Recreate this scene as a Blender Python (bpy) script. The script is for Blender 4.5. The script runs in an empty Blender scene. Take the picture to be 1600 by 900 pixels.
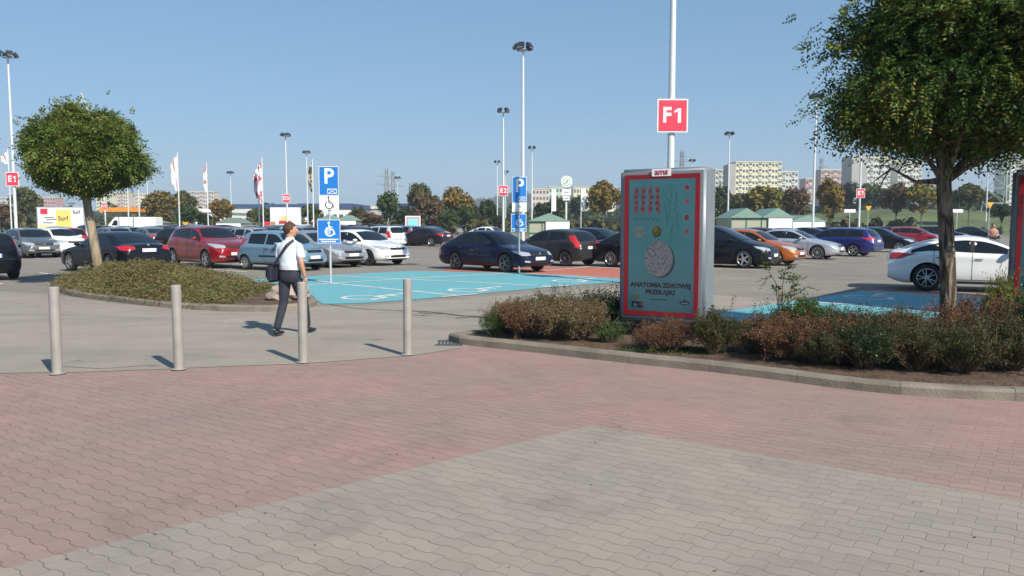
import bpy, bmesh, math, random
import numpy as np
from mathutils import Vector, Matrix
from mathutils.bvhtree import BVHTree
R = math.radians
random.seed(7)
rng = np.random.default_rng(7)
scene = bpy.context.scene
COL = scene.collection

# ---------------------------------------------------------------- camera
CAMH = 1.68
TH = math.atan(100 / 1250)
cd = bpy.data.cameras.new('camera'); cam = bpy.data.objects.new('camera', cd); COL.objects.link(cam)
cam.location = (0, 0, CAMH); cam.rotation_euler = (math.pi / 2 - TH, 0, 0)
cd.sensor_width = 36; cd.lens = 36 * 1250 / 1600; cd.clip_end = 9000; cd.clip_start = 0.1
scene.camera = cam
# ---------------------------------------------------------------- world and sun
SUN_EL = 39.0
SUN_DIR = Vector((0.58, -0.815, 0)).normalized()          # towards the sun, horizontally
w = bpy.data.worlds.new('World'); scene.world = w; w.use_nodes = True
nt = w.node_tree; bg = nt.nodes['Background']
sky = nt.nodes.new('ShaderNodeTexSky'); sky.sky_type = 'NISHITA'; sky.sun_disc = False
sky.sun_elevation = R(SUN_EL); sky.sun_rotation = math.atan2(SUN_DIR.x, SUN_DIR.y)
sky.altitude = 0; sky.air_density = 1.0; sky.dust_density = 1.0; sky.ozone_density = 3.0
gm = nt.nodes.new('ShaderNodeGamma'); gm.inputs[1].default_value = 0.55
mu = nt.nodes.new('ShaderNodeVectorMath'); mu.operation = 'MULTIPLY'; mu.inputs[1].default_value = (0.76, 1.22, 1.60)
nt.links.new(sky.outputs[0], gm.inputs[0]); nt.links.new(gm.outputs[0], mu.inputs[0]); nt.links.new(mu.outputs[0], bg.inputs[0]); bg.inputs[1].default_value = 0.10
ld = bpy.data.lights.new('sun', 'SUN'); lo = bpy.data.objects.new('sun', ld); COL.objects.link(lo)
ld.energy = 4.3; ld.angle = R(0.5); ld.color = (1.0, 0.91, 0.78)
sv = Vector((SUN_DIR.x * math.cos(R(SUN_EL)), SUN_DIR.y * math.cos(R(SUN_EL)), math.sin(R(SUN_EL))))
lo.rotation_euler = sv.to_track_quat('Z', 'Y').to_euler(); lo.location = sv * 50
vs = scene.view_settings; vs.view_transform = 'Standard'; vs.look = 'None'; vs.gamma = 1; vs.exposure = 0.72
vs.use_curve_mapping = False
scene.render.engine = 'CYCLES'
scene.render.resolution_x = 1024; scene.render.resolution_y = 576

# ---------------------------------------------------------------- helpers
def ray(px, py):
    dx = (px - 800) / 1250; dy = (450 - py) / 1250; c, s = math.cos(TH), math.sin(TH)
    return Vector((dx, c + dy * s, -s + dy * c))
def gp(px, py, z=0.0):
    d = ray(px, py); t = (z - CAMH) / d.z; return Vector((d.x * t, d.y * t, z))
def at(px, py, Y):
    d = ray(px, py); t = Y / d.y; return Vector((d.x * t, Y, CAMH + d.z * t))
def link(name, mesh, parent=None, loc=None):
    o = bpy.data.objects.new(name, mesh); COL.objects.link(o)
    if parent is not None: o.parent = parent
    if loc is not None: o.location = loc
    return o
def tag(o, label=None, cat=None, group=None, kind=None):
    if label: o['label'] = label
    if cat: o['category'] = cat
    if group: o['group'] = group
    if kind: o['kind'] = kind
    return o
def empty(name, loc=(0, 0, 0), rz=0, label=None, cat=None, group=None):
    o = bpy.data.objects.new(name, None); COL.objects.link(o); o.location = loc; o.rotation_euler = (0, 0, rz)
    o.empty_display_size = 0.2
    return tag(o, label, cat, group)

# ---------------------------------------------------------------- materials
def N(m, t, **kw):
    n = m.node_tree.nodes.new(t)
    for k, v in kw.items(): setattr(n, k, v)
    return n
def mat(name, col, rough=0.6, metal=0.0, var=0.0, vscale=3.0, bump=0.0, bscale=40.0, coat=0.0, spec=0.5, emit=None, estr=0, trans=0):
    m = bpy.data.materials.new(name); m.use_nodes = True; nt = m.node_tree; b = nt.nodes['Principled BSDF']
    b.inputs['Base Color'].default_value = (*col, 1); b.inputs['Roughness'].default_value = rough
    b.inputs['Metallic'].default_value = metal; b.inputs['Specular IOR Level'].default_value = spec
    if coat: b.inputs['Coat Weight'].default_value = coat; b.inputs['Coat Roughness'].default_value = 0.03
    if emit: b.inputs['Emission Color'].default_value = (*emit, 1); b.inputs['Emission Strength'].default_value = estr
    tc = None
    if var or bump:
        tc = N(m, 'ShaderNodeTexCoord')
    if var:
        no = N(m, 'ShaderNodeTexNoise'); no.inputs['Scale'].default_value = vscale; no.inputs['Detail'].default_value = 6
        nt.links.new(tc.outputs['Object'], no.inputs['Vector'])
        mr = N(m, 'ShaderNodeMapRange'); mr.inputs[1].default_value = 0.3; mr.inputs[2].default_value = 0.7
        mr.inputs[3].default_value = 1 - var; mr.inputs[4].default_value = 1 + var
        nt.links.new(no.outputs[0], mr.inputs[0])
        mx = N(m, 'ShaderNodeVectorMath', operation='SCALE'); mx.inputs[0].default_value = col
        nt.links.new(mr.outputs[0], mx.inputs['Scale']); nt.links.new(mx.outputs[0], b.inputs['Base Color'])
    if bump:
        nb = N(m, 'ShaderNodeTexNoise'); nb.inputs['Scale'].default_value = bscale; nb.inputs['Detail'].default_value = 5
        nt.links.new(tc.outputs['Object'], nb.inputs['Vector'])
        bp = N(m, 'ShaderNodeBump'); bp.inputs['Strength'].default_value = bump; bp.inputs['Distance'].default_value = 0.02
        nt.links.new(nb.outputs[0], bp.inputs['Height']); nt.links.new(bp.outputs[0], b.inputs['Normal'])
    return m
_paint = {}
def paint(col, metal=0.35, rough=0.32):
    k = (col, metal)
    if k not in _paint: dk = max(col) < .1; _paint[k] = mat('car_paint', tuple(c * (.6 if dk else 1) for c in col), rough, .0 if dk else metal, coat=.45 if dk else 1.0, spec=.15 if dk else .5)
    return _paint[k]
def leafmat(name, cols, transl=0.35, rough=0.55):
    m = bpy.data.materials.new(name); m.use_nodes = True; nt = m.node_tree; b = nt.nodes['Principled BSDF']
    g = N(m, 'ShaderNodeNewGeometry'); cr = N(m, 'ShaderNodeValToRGB'); cr.color_ramp.interpolation = 'LINEAR'
    el = cr.color_ramp.elements
    while len(el) > 1: el.remove(el[-1])
    el[0].position = 0; el[0].color = (*cols[0], 1)
    for i, c in enumerate(cols[1:]):
        e = el.new((i + 1) / (len(cols) - 1)); e.color = (*c, 1)
    tc = N(m, 'ShaderNodeTexCoord'); no = N(m, 'ShaderNodeTexNoise'); no.inputs['Scale'].default_value = 1.3
    nt.links.new(tc.outputs['Object'], no.inputs['Vector'])
    ad = N(m, 'ShaderNodeMath', operation='MULTIPLY_ADD'); ad.inputs[1].default_value = 1.6; ad.inputs[2].default_value = -0.8
    nt.links.new(no.outputs[0], ad.inputs[0])
    a2 = N(m, 'ShaderNodeMath', operation='ADD', use_clamp=True); nt.links.new(g.outputs['Random Per Island'], a2.inputs[0]); nt.links.new(ad.outputs[0], a2.inputs[1])
    nt.links.new(a2.outputs[0], cr.inputs[0]); nt.links.new(cr.outputs[0], b.inputs['Base Color'])
    b.inputs['Roughness'].default_value = rough; b.inputs['Specular IOR Level'].default_value = 0.3
    tr = N(m, 'ShaderNodeBsdfTranslucent'); nt.links.new(cr.outputs[0], tr.inputs[0])
    mi = N(m, 'ShaderNodeMixShader'); mi.inputs[0].default_value = transl
    nt.links.new(b.outputs[0], mi.inputs[1]); nt.links.new(tr.outputs[0], mi.inputs[2])
    nt.links.new(mi.outputs[0], nt.nodes['Material Output'].inputs[0])
    return m
M = {}
M['black'] = mat('black_plastic', (0.012, 0.012, 0.013), 0.45)
M['seam'] = mat('seam', (0.008, 0.008, 0.009), 0.7)
M['well'] = mat('wheel_well', (0.006, 0.006, 0.006), 0.95)
M['glass'] = mat('car_glass', (0.008, 0.012, 0.015), 0.03, spec=0.5)
M['tyre'] = mat('tyre_rubber', (0.018, 0.018, 0.018), 0.85, bump=0.2)
M['alloy'] = mat('alloy', (0.55, 0.56, 0.58), 0.28, 0.8)
M['alloydark'] = mat('alloy_dark', (0.16, 0.16, 0.17), 0.35, 0.7)
M['chrome'] = mat('chrome', (0.8, 0.8, 0.82), 0.12, 1.0)
M['headlamp'] = mat('headlamp_glass', (0.62, 0.64, 0.66), 0.12, 0.55, coat=1.0)
M['redlamp'] = mat('red_lamp_glass', (0.42, 0.012, 0.016), 0.15, coat=1.0)
M['plate'] = mat('number_plate', (0.75, 0.75, 0.72), 0.4)
M['eublue'] = mat('plate_blue', (0.02, 0.06, 0.4), 0.4)
M['galv'] = mat('galvanised_steel', (0.50, 0.53, 0.55), 0.45, 0.35, var=0.12, vscale=6)
M['polewhite'] = mat('pole_paint', (0.62, 0.66, 0.68), 0.45, 0.1, var=0.06, vscale=2)
M['white'] = mat('white_paint', (0.78, 0.79, 0.78), 0.45, var=0.04)
M['signblue'] = mat('sign_blue', (0.012, 0.16, 0.52), 0.35)
M['signred'] = mat('sign_red', (0.68, 0.045, 0.09), 0.4)
M['signback'] = mat('sign_back', (0.07, 0.075, 0.08), 0.5, 0.3)
M['textblack'] = mat('lettering_dark', (0.02, 0.025, 0.04), 0.5)
M['flood'] = mat('floodlight_housing', (0.035, 0.045, 0.06), 0.4, 0.3)
M['floodglass'] = mat('floodlight_glass', (0.5, 0.52, 0.55), 0.1, 0.5)

# ---------------------------------------------------------------- mesh builder
class MB:
    def __init__(s): s.v = []; s.f = []; s.m = []; s.mats = []; s.sm = []
    def mi(s, m):
        if m not in s.mats: s.mats.append(m)
        return s.mats.index(m)
    def add(s, vs, fs, m, smooth=False):
        o = len(s.v); s.v.extend([tuple(v) for v in vs]); i = s.mi(m)
        for f in fs: s.f.append([a + o for a in f]); s.m.append(i); s.sm.append(smooth)
    def box(s, c, d, m, rz=0, tilt=None):
        x, y, z = d[0] / 2, d[1] / 2, d[2] / 2
        vs = [Vector((sx * x, sy * y, sz * z)) for sx in (-1, 1) for sy in (-1, 1) for sz in (-1, 1)]
        mt = Matrix.Rotation(rz, 3, 'Z')
        if tilt is not None: mt = mt @ tilt
        vs = [mt @ v + Vector(c) for v in vs]
        s.add(vs, [(0, 1, 3, 2), (4, 6, 7, 5), (0, 4, 5, 1), (2, 3, 7, 6), (0, 2, 6, 4), (1, 5, 7, 3)], m)
    def tube(s, pts, rad, m, n=8, cap=True, smooth=True):
        pts = [Vector(p) for p in pts]
        if not hasattr(rad, '__len__'): rad = [rad] * len(pts)
        rings = []; 
        for i, p in enumerate(pts):
            a = pts[max(i - 1, 0)]; b = pts[min(i + 1, len(pts) - 1)]; t = (b - a).normalized()
            up = Vector((0, 0, 1)) if abs(t.z) < 0.9 else Vector((1, 0, 0))
            u = t.cross(up).normalized(); v = u.cross(t)
            rings.append([p + (u * math.cos(2 * math.pi * k / n) + v * math.sin(2 * math.pi * k / n)) * rad[i] for k in range(n)])
        vs = [q for r in rings for q in r]; fs = []
        for i in range(len(pts) - 1):
            for k in range(n):
                fs.append((i * n + k, (i + 1) * n + k, (i + 1) * n + (k + 1) % n, i * n + (k + 1) % n))
        s.add(vs, fs, m, smooth)
        if cap:
            s.add(rings[0], [tuple(range(n))], m); s.add(rings[-1], [tuple(range(n))[::-1]], m)
    def lathe(s, prof, m, n=24, axis='Z', c=(0, 0, 0), smooth=True):
        vs = []
        for (r, h) in prof:
            for k in range(n):
                a = 2 * math.pi * k / n
                if axis == 'Z': p = (r * math.cos(a), r * math.sin(a), h)
                else: p = (r * math.cos(a), h, r * math.sin(a))
                vs.append((p[0] + c[0], p[1] + c[1], p[2] + c[2]))
        fs = []
        for i in range(len(prof) - 1):
            for k in range(n):
                q = (i * n + k, i * n + (k + 1) % n, (i + 1) * n + (k + 1) % n, (i + 1) * n + k)
                fs.append(q if axis == 'Z' else q[::-1])
        s.add(vs, fs, m, smooth)
    def poly(s, pts, m): s.add(pts, [tuple(range(len(pts)))], m)
    def prism(s, pts2, z0, z1, m, mtop=None):
        n = len(pts2)
        vs = [(p[0], p[1], z0) for p in pts2] + [(p[0], p[1], z1) for p in pts2]
        fs = [(i, (i + 1) % n, n + (i + 1) % n, n + i) for i in range(n)]
        s.add(vs, fs, m); s.add(vs[n:], [tuple(range(n))], mtop or m)
        s.add(vs[:n], [tuple(range(n))[::-1]], m)
    def text(s, txt, size, m, origin, ux, uz, depth=0.004, bold=0.0, align='CENTER', sx=1.0):
        cu = bpy.data.curves.new('t', 'FONT'); cu.body = txt; cu.size = size; cu.align_x = align; cu.align_y = 'CENTER'
        cu.offset = bold; cu.extrude = depth / 2; cu.resolution_u = 3
        ob = bpy.data.objects.new('t', cu); COL.objects.link(ob)
        dg = bpy.context.evaluated_depsgraph_get(); dg.update()
        me = bpy.data.meshes.new_from_object(ob.evaluated_get(dg))
        ux = Vector(ux).normalized(); uz = Vector(uz).normalized(); nn = ux.cross(uz); o = Vector(origin)
        vs = [o + ux * v.co.x * sx + uz * v.co.y + nn * v.co.z for v in me.vertices]
        s.add(vs, [tuple(p.vertices) for p in me.polygons], m)
        bpy.data.objects.remove(ob); bpy.data.curves.remove(cu); bpy.data.meshes.remove(me)
    def mesh(s, name='mesh', sharp=None, fixn=False):
        me = bpy.data.meshes.new(name); me.from_pydata([tuple(v) for v in s.v], [], s.f)
        for m in s.mats: me.materials.append(m)
        me.polygons.foreach_set('material_index', s.m); me.polygons.foreach_set('use_smooth', s.sm)
        if fixn:
            bm = bmesh.new(); bm.from_mesh(me); bmesh.ops.recalc_face_normals(bm, faces=bm.faces); bm.to_mesh(me); bm.free()
        me.update()
        if sharp: me.set_sharp_from_angle(angle=R(sharp))
        return me
    def build(s, name, parent=None, loc=None, sharp=35, fixn=True): return link(name, s.mesh(name, sharp, fixn), parent, loc)
def bevel_mesh(me, wdt=0.01, seg=2):
    bm = bmesh.new(); bm.from_mesh(me); bmesh.ops.remove_doubles(bm, verts=bm.verts, dist=1e-5)
    bmesh.ops.bevel(bm, geom=[e for e in bm.edges if e.is_manifold and e.calc_face_angle(0) > 0.5], offset=wdt, segments=seg, affect='EDGES', clamp_overlap=True)
    bm.to_mesh(me); bm.free(); return me
def eval_mods(ob):
    dg = bpy.context.evaluated_depsgraph_get(); dg.update()
    return bpy.data.meshes.new_from_object(ob.evaluated_get(dg))
def structure(name, mb): return tag(mb.build(name), kind='structure')

# ---------------------------------------------------------------- ground materials
def asphalt(name, c1, c2, rough=0.9, stains=True):
    m = bpy.data.materials.new(name); m.use_nodes = True; nt = m.node_tree; b = nt.nodes['Principled BSDF']; L = nt.links.new
    tc = N(m, 'ShaderNodeTexCoord')
    n1 = N(m, 'ShaderNodeTexNoise'); n1.inputs['Scale'].default_value = 0.12; n1.inputs['Detail'].default_value = 7; n1.inputs['Roughness'].default_value = 0.6
    n2 = N(m, 'ShaderNodeTexNoise'); n2.inputs['Scale'].default_value = 45; n2.inputs['Detail'].default_value = 3
    n3 = N(m, 'ShaderNodeTexNoise'); n3.inputs['Scale'].default_value = 1.1; n3.inputs['Detail'].default_value = 9; n3.inputs['Roughness'].default_value = 0.7
    for n in (n1, n2, n3): L(tc.outputs['Object'], n.inputs['Vector'])
    mx = N(m, 'ShaderNodeMix', data_type='RGBA'); mx.inputs[6].default_value = (*c1, 1); mx.inputs[7].default_value = (*c2, 1)
    mr = N(m, 'ShaderNodeMapRange'); mr.inputs[1].default_value = 0.35; mr.inputs[2].default_value = 0.65; L(n1.outputs[0], mr.inputs[0]); L(mr.outputs[0], mx.inputs[0])
    a = N(m, 'ShaderNodeMath', operation='MULTIPLY_ADD'); a.inputs[1].default_value = 0.5; a.inputs[2].default_value = 0.75; L(n2.outputs[0], a.inputs[0])
    c = N(m, 'ShaderNodeMath', operation='MULTIPLY_ADD'); c.inputs[1].default_value = 0.5; c.inputs[2].default_value = 0.75; L(n3.outputs[0], c.inputs[0])
    d = N(m, 'ShaderNodeMath', operation='MULTIPLY'); L(a.outputs[0], d.inputs[0]); L(c.outputs[0], d.inputs[1])
    n4 = N(m, 'ShaderNodeTexNoise'); n4.inputs['Scale'].default_value = 0.5; n4.inputs['Detail'].default_value = 8; n4.inputs['Roughness'].default_value = .72; n4.inputs['Distortion'].default_value = 1.5
    mp4 = N(m, 'ShaderNodeMapping'); mp4.inputs['Rotation'].default_value = (0, 0, -.2); mp4.inputs['Scale'].default_value = (.35, 1.6, 1); L(tc.outputs['Object'], mp4.inputs[0]); L(mp4.outputs[0], n4.inputs['Vector'])
    m4 = N(m, 'ShaderNodeMapRange'); m4.inputs[1].default_value = .48; m4.inputs[2].default_value = .74; m4.inputs[3].default_value = 1.03; m4.inputs[4].default_value = .74; L(n4.outputs[0], m4.inputs[0])
    vo = N(m, 'ShaderNodeTexVoronoi'); vo.inputs['Scale'].default_value = .8; L(tc.outputs['Object'], vo.inputs['Vector'])
    v4 = N(m, 'ShaderNodeMapRange'); v4.inputs[1].default_value = .02; v4.inputs[2].default_value = .09; v4.inputs[3].default_value = .66; v4.inputs[4].default_value = 1.0; L(vo.outputs['Distance'], v4.inputs[0])
    d2 = N(m, 'ShaderNodeMath', operation='MULTIPLY'); L(d.outputs[0], d2.inputs[0]); L(m4.outputs[0], d2.inputs[1])
    d3 = N(m, 'ShaderNodeMath', operation='MULTIPLY'); L(d2.outputs[0], d3.inputs[0]); L(v4.outputs[0], d3.inputs[1])
    s = N(m, 'ShaderNodeVectorMath', operation='SCALE'); L(mx.outputs[2], s.inputs[0]); L(d3.outputs[0], s.inputs['Scale'])
    L(s.outputs[0], b.inputs['Base Color']); b.inputs['Roughness'].default_value = rough
    bp = N(m, 'ShaderNodeBump'); bp.inputs['Strength'].default_value = 0.35; bp.inputs['Distance'].default_value = 0.01
    L(n2.outputs[0], bp.inputs['Height']); L(bp.outputs[0], b.inputs['Normal'])
    return m
def paving(name, c1, c2, ang):
    """interlocking wavy concrete blocks"""
    m = bpy.data.materials.new(name); m.use_nodes = True; nt = m.node_tree; b = nt.nodes['Principled BSDF']; L = nt.links.new
    def math_(op, a, b_=None, c=None, clamp=False):
        n = N(m, 'ShaderNodeMath', operation=op, use_clamp=clamp)
        for i, x in enumerate((a, b_, c)):
            if x is None: continue
            if isinstance(x, (int, float)): n.inputs[i].default_value = x
            else: L(x, n.inputs[i])
        return n.outputs[0]
    tc = N(m, 'ShaderNodeTexCoord'); mp = N(m, 'ShaderNodeMapping'); mp.inputs['Rotation'].default_value = (0, 0, -ang)
    L(tc.outputs['Object'], mp.inputs['Vector']); sx = N(m, 'ShaderNodeSeparateXYZ'); L(mp.outputs[0], sx.inputs[0])
    nd = N(m, 'ShaderNodeTexNoise'); nd.inputs['Scale'].default_value = 2.5; L(tc.outputs['Object'], nd.inputs['Vector'])
    U0 = math_('MULTIPLY_ADD', nd.outputs[0], 0.02, sx.outputs[0]); V0 = math_('MULTIPLY_ADD', nd.outputs[0], 0.02, sx.outputs[1])
    def wave(x, per, amp):      # trapezoid wave
        t = math_('PINGPONG', x, per / 2)                       # 0..per/2
        t = math_('MULTIPLY_ADD', t, 4 / per, -1.0)             # -1..1
        t = math_('MULTIPLY', t, 3.2)
        t = math_('MINIMUM', math_('MAXIMUM', t, -1.0), 1.0)
        return math_('MULTIPLY', t, amp)
    PU, PV = 0.195, 0.108
    v = math_('ADD', V0, wave(U0, PU, 0.0095))
    vr = math_('DIVIDE', v, PV); row = math_('FLOOR', vr); fv = math_('FRACT', vr)
    dv = math_('MULTIPLY', math_('MINIMUM', fv, math_('SUBTRACT', 1.0, fv)), PV)
    off = math_('MULTIPLY', math_('MODULO', math_('ABSOLUTE', row), 2.0), 0.5)
    ur = math_('ADD', math_('DIVIDE', math_('ADD', U0, PU * 0.25), PU), off)
    fu = math_('FRACT', ur); du = math_('MULTIPLY', math_('MINIMUM', fu, math_('SUBTRACT', 1.0, fu)), PU)
    nj = N(m, 'ShaderNodeTexNoise'); nj.inputs['Scale'].default_value = 3.0; nj.inputs['Detail'].default_value = 4; L(tc.outputs['Object'], nj.inputs['Vector'])
    jw = math_('MULTIPLY_ADD', nj.outputs[0], 0.011, -0.0018)
    jv = math_('SUBTRACT', 1.0, math_('DIVIDE', dv, math_('MAXIMUM', jw, 0.0008)), clamp=True)
    ju = math_('MULTIPLY', math_('SUBTRACT', 1.0, math_('DIVIDE', du, math_('MAXIMUM', math_('MULTIPLY', jw, 0.8), 0.0008)), clamp=True), 0.5)
    j = math_('MAXIMUM', jv, ju)
    cell = N(m, 'ShaderNodeCombineXYZ'); L(math_('FLOOR', ur), cell.inputs[0]); L(row, cell.inputs[1])
    wn = N(m, 'ShaderNodeTexWhiteNoise', noise_dimensions='2D'); L(cell.outputs[0], wn.inputs['Vector'])
    n1 = N(m, 'ShaderNodeTexNoise'); n1.inputs['Scale'].default_value = 0.55; n1.inputs['Detail'].default_value = 8; n1.inputs['Roughness'].default_value = 0.65; L(tc.outputs['Object'], n1.inputs['Vector'])
    n2 = N(m, 'ShaderNodeTexNoise'); n2.inputs['Scale'].default_value = 160; n2.inputs['Detail'].default_value = 3; L(tc.outputs['Object'], n2.inputs['Vector'])
    mr = N(m, 'ShaderNodeMapRange'); mr.inputs[1].default_value = 0.35; mr.inputs[2].default_value = 0.68; L(n1.outputs[0], mr.inputs[0])
    mx = N(m, 'ShaderNodeMix', data_type='RGBA'); mx.inputs[6].default_value = (*c1, 1); mx.inputs[7].default_value = (*c2, 1); L(mr.outputs[0], mx.inputs[0])
    k = math_('MULTIPLY', math_('MULTIPLY_ADD', wn.outputs[0], 0.10, 0.95), math_('MULTIPLY_ADD', n2.outputs[0], 0.5, 0.75))
    # droppings and chewing gum spots
    vo = N(m, 'ShaderNodeTexVoronoi'); vo.inputs['Scale'].default_value = 2.2; L(tc.outputs['Object'], vo.inputs['Vector'])
    sp = math_('SUBTRACT', 1.0, math_('MULTIPLY', math_('LESS_THAN', vo.outputs['Distance'], 0.028), 0.55))
    k = math_('MULTIPLY', k, sp)
    n5 = N(m, 'ShaderNodeTexNoise'); n5.inputs['Scale'].default_value = 0.9; n5.inputs['Detail'].default_value = 5; n5.inputs['Roughness'].default_value = 0.75; n5.inputs['Distortion'].default_value = 1.2; L(tc.outputs['Object'], n5.inputs['Vector'])
    st = N(m, 'ShaderNodeMapRange'); st.inputs[1].default_value = 0.50; st.inputs[2].default_value = 0.72; st.inputs[3].default_value = 1.0; st.inputs[4].default_value = 0.80; L(n5.outputs[0], st.inputs[0])
    k = math_('MULTIPLY', k, st.outputs[0])
    k = math_('MULTIPLY', k, math_('MULTIPLY_ADD', j, -0.52, 1.0))
    s = N(m, 'ShaderNodeVectorMath', operation='SCALE'); L(mx.outputs[2], s.inputs[0]); L(k, s.inputs['Scale'])
    L(s.outputs[0], b.inputs['Base Color']); b.inputs['Roughness'].default_value = 0.88
    h = math_('ADD', math_('MULTIPLY', j, -1.0), math_('MULTIPLY', n2.outputs[0], 0.12))
    bp = N(m, 'ShaderNodeBump'); bp.inputs['Strength'].default_value = 0.6; bp.inputs['Distance'].default_value = 0.006
    L(h, bp.inputs['Height']); L(bp.outputs[0], b.inputs['Normal'])
    return m
def roadpaint(name, col, worn=0.35, under=(0.2, 0.19, 0.17)):
    m = bpy.data.materials.new(name); m.use_nodes = True; nt = m.node_tree; b = nt.nodes['Principled BSDF']; L = nt.links.new
    tc = N(m, 'ShaderNodeTexCoord'); n1 = N(m, 'ShaderNodeTexNoise'); n1.inputs['Scale'].default_value = 1.6; n1.inputs['Detail'].default_value = 10; n1.inputs['Roughness'].default_value = 0.7
    L(tc.outputs['Object'], n1.inputs['Vector'])
    mr = N(m, 'ShaderNodeMapRange'); mr.inputs[1].default_value = 0.5; mr.inputs[2].default_value = 0.85; mr.inputs[4].default_value = worn * 1.6; L(n1.outputs[0], mr.inputs[0])
    mx = N(m, 'ShaderNodeMix', data_type='RGBA'); mx.inputs[6].default_value = (*col, 1); mx.inputs[7].default_value = (*under, 1); L(mr.outputs[0], mx.inputs[0])
    L(mx.outputs[2], b.inputs['Base Color']); b.inputs['Roughness'].default_value = 0.75
    return m
M['asphalt'] = asphalt('asphalt', (0.235, 0.212, 0.18), (0.18, 0.163, 0.14))
M['road'] = asphalt('road_asphalt', (0.28, 0.252, 0.212), (0.235, 0.213, 0.182))
AX = math.atan2(-1.77, 2.56)
M['pavered'] = paving('red_paving', (0.305, 0.195, 0.170), (0.24, 0.183, 0.162), AX)
M['pavegrey'] = paving('grey_paving', (0.285, 0.250, 0.212), (0.245, 0.224, 0.199), AX)
M['linewhite'] = roadpaint('line_paint', (0.66, 0.65, 0.6), 0.7)
M['bayblue'] = roadpaint('bay_paint_blue', (0.12, 0.36, 0.41), 0.42)
M['bayred'] = roadpaint('bay_paint_red', (0.42, 0.13, 0.09), 0.3)
M['curb'] = mat('curb_concrete', (0.19, 0.17, 0.135), 0.9, var=0.28, vscale=2.5, bump=0.5, bscale=60)
M['soil'] = mat('soil', (0.085, 0.055, 0.036), 0.95, var=0.45, vscale=6, bump=1.0, bscale=25)
M['fargrass'] = mat('grass', (0.085, 0.115, 0.035), 0.95, var=0.35, vscale=0.03)
HAZE = 0.0004
# ================================================================= GROUND
U = Vector((0.67, 0.742, 0)).normalized(); V = Vector((U.y, -U.x, 0))
def uv(u, v, z=0.0): p = U * u + V * v; return Vector((p.x, p.y, z))
mb = MB(); mb.poly([(-4000, -300, -0.03), (4000, -300, -0.03), (4000, 7000, -0.03), (-4000, 7000, -0.03)], M['fargrass']); structure('ground', mb)
mb = MB(); mb.poly([(-150, -12, 0), (75, -12, 0), (105, 95, 0), (20, 150, 0), (-150, 150, 0)], M['asphalt']); structure('parking_lot', mb)
# aisle road in the foreground, paler
edge = [gp(-300, 588), gp(0, 583.5), gp(160, 581), (gp(330, 574)), gp(474, 568.5), gp(637, 556.5), gp(715, 545)]
far = [gp(1300, 478), gp(965, 447), gp(712, 468), gp(560, 478), gp(480, 480), gp(360, 488), gp(200, 476), gp(80, 460), gp(-50, 452), gp(-400, 445)]
bk = [Vector((12, 13.5, 0))]
mb = MB(); mb.poly([(p.x, p.y, 0.004) for p in edge + [Vector((9, 11.5, 0)), Vector((12, 15.5, 0))] + far], M['road']); structure('road', mb)
pav = [gp(-300, 588), gp(0, 583.5), gp(160, 581), gp(330, 574), gp(474, 568.5), gp(637, 556.5), gp(715, 543), Vector((0, 11.2, 0)), Vector((9, 10.5, 0)), Vector((14, 9, 0)), Vector((14, -6, 0)), Vector((-14, -6, 0))]
mb = MB(); mb.poly([(p.x, p.y, 0.008) for p in pav], M['pavered']); structure('red_pavement', mb)
ap = gp(925, 666); a1 = gp(0, 893); a2 = gp(1600, 785)
d1 = (a1 - ap).normalized(); d2 = (a2 - ap).normalized()
mb = MB(); mb.poly([(p.x, p.y, 0.012) for p in (ap, ap + d1 * 8, ap + d1 * 8 + d2 * 9, ap + d2 * 9)], M['pavegrey']); structure('grey_pavement', mb)
# flush kerb strip between pavement and road
mb = MB()
for a, b in zip(edge[:-1], edge[1:]):
    n = Vector((-(b - a).y, (b - a).x, 0)).normalized() * 0.05
    mb.poly([(a.x - n.x, a.y - n.y, 0.013), (b.x - n.x, b.y - n.y, 0.013), (b.x + n.x, b.y + n.y, 0.013), (a.x + n.x, a.y + n.y, 0.013)], M['road'])
structure('kerb_strip', mb)
# ---- painted bays
def sheet(name, pts, m, z):
    mb = MB(); mb.poly([(p[0], p[1], z) for p in pts], m); return structure(name, mb)
bl = [gp(*q) for q in [(345, 440), (510, 430.4), (641, 423.6), (700, 424.5), (810, 427), (900, 431), (990, 437), (990, 440), (925, 444), (865, 448.5), (780, 456.5), (712, 463), (640, 469), (560, 474.5), (505, 475.5), (478, 460), (400, 452)]]
sheet('blue_bay_paint', bl, M['bayblue'], 0.0085)
rd = [gp(*q) for q in [(690, 420.5), (760, 419), (844, 417.6), (921, 417), (1000, 422), (1000, 437), (900, 431), (810, 426.6), (700, 424)]]
sheet('red_bay_paint', rd, M['bayred'], 0.0080)
O2 = gp(1345, 455); d = (gp(1135, 487) - O2).normalized(); e = (gp(1540, 464.5) - O2).normalized()
sheet('blue_bay_paint.001', [O2, O2 + d * 9.5, O2 + d * 9.5 + e * 7, O2 + e * 7], M['bayblue'], 0.0085)
sheet('red_bay_paint.001', [O2 - d * 0.45, O2, O2 + e * 7, O2 + e * 7 - d * 0.45], M['bayred'], 0.0085)
mb = MB()
def line(a, b, wd=0.12, z=0.0125, m=None):
    a = Vector((a[0], a[1], 0)); b = Vector((b[0], b[1], 0)); n = Vector((-(b - a).y, (b - a).x, 0)).normalized() * wd / 2
    mb.poly([(a.x - n.x, a.y - n.y, z), (b.x - n.x, b.y - n.y, z), (b.x + n.x, b.y + n.y, z), (a.x + n.x, a.y + n.y, z)], m or M['linewhite'])
def pl(p, q, wd=0.12, z=0.0125): line(gp(*p), gp(*q), wd, z)
pl((401, 450), (517, 443.3)); pl((517, 443.3), (640, 435.4), z=0.0127); pl((640, 435.4), (808, 427), z=0.0129)
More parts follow.
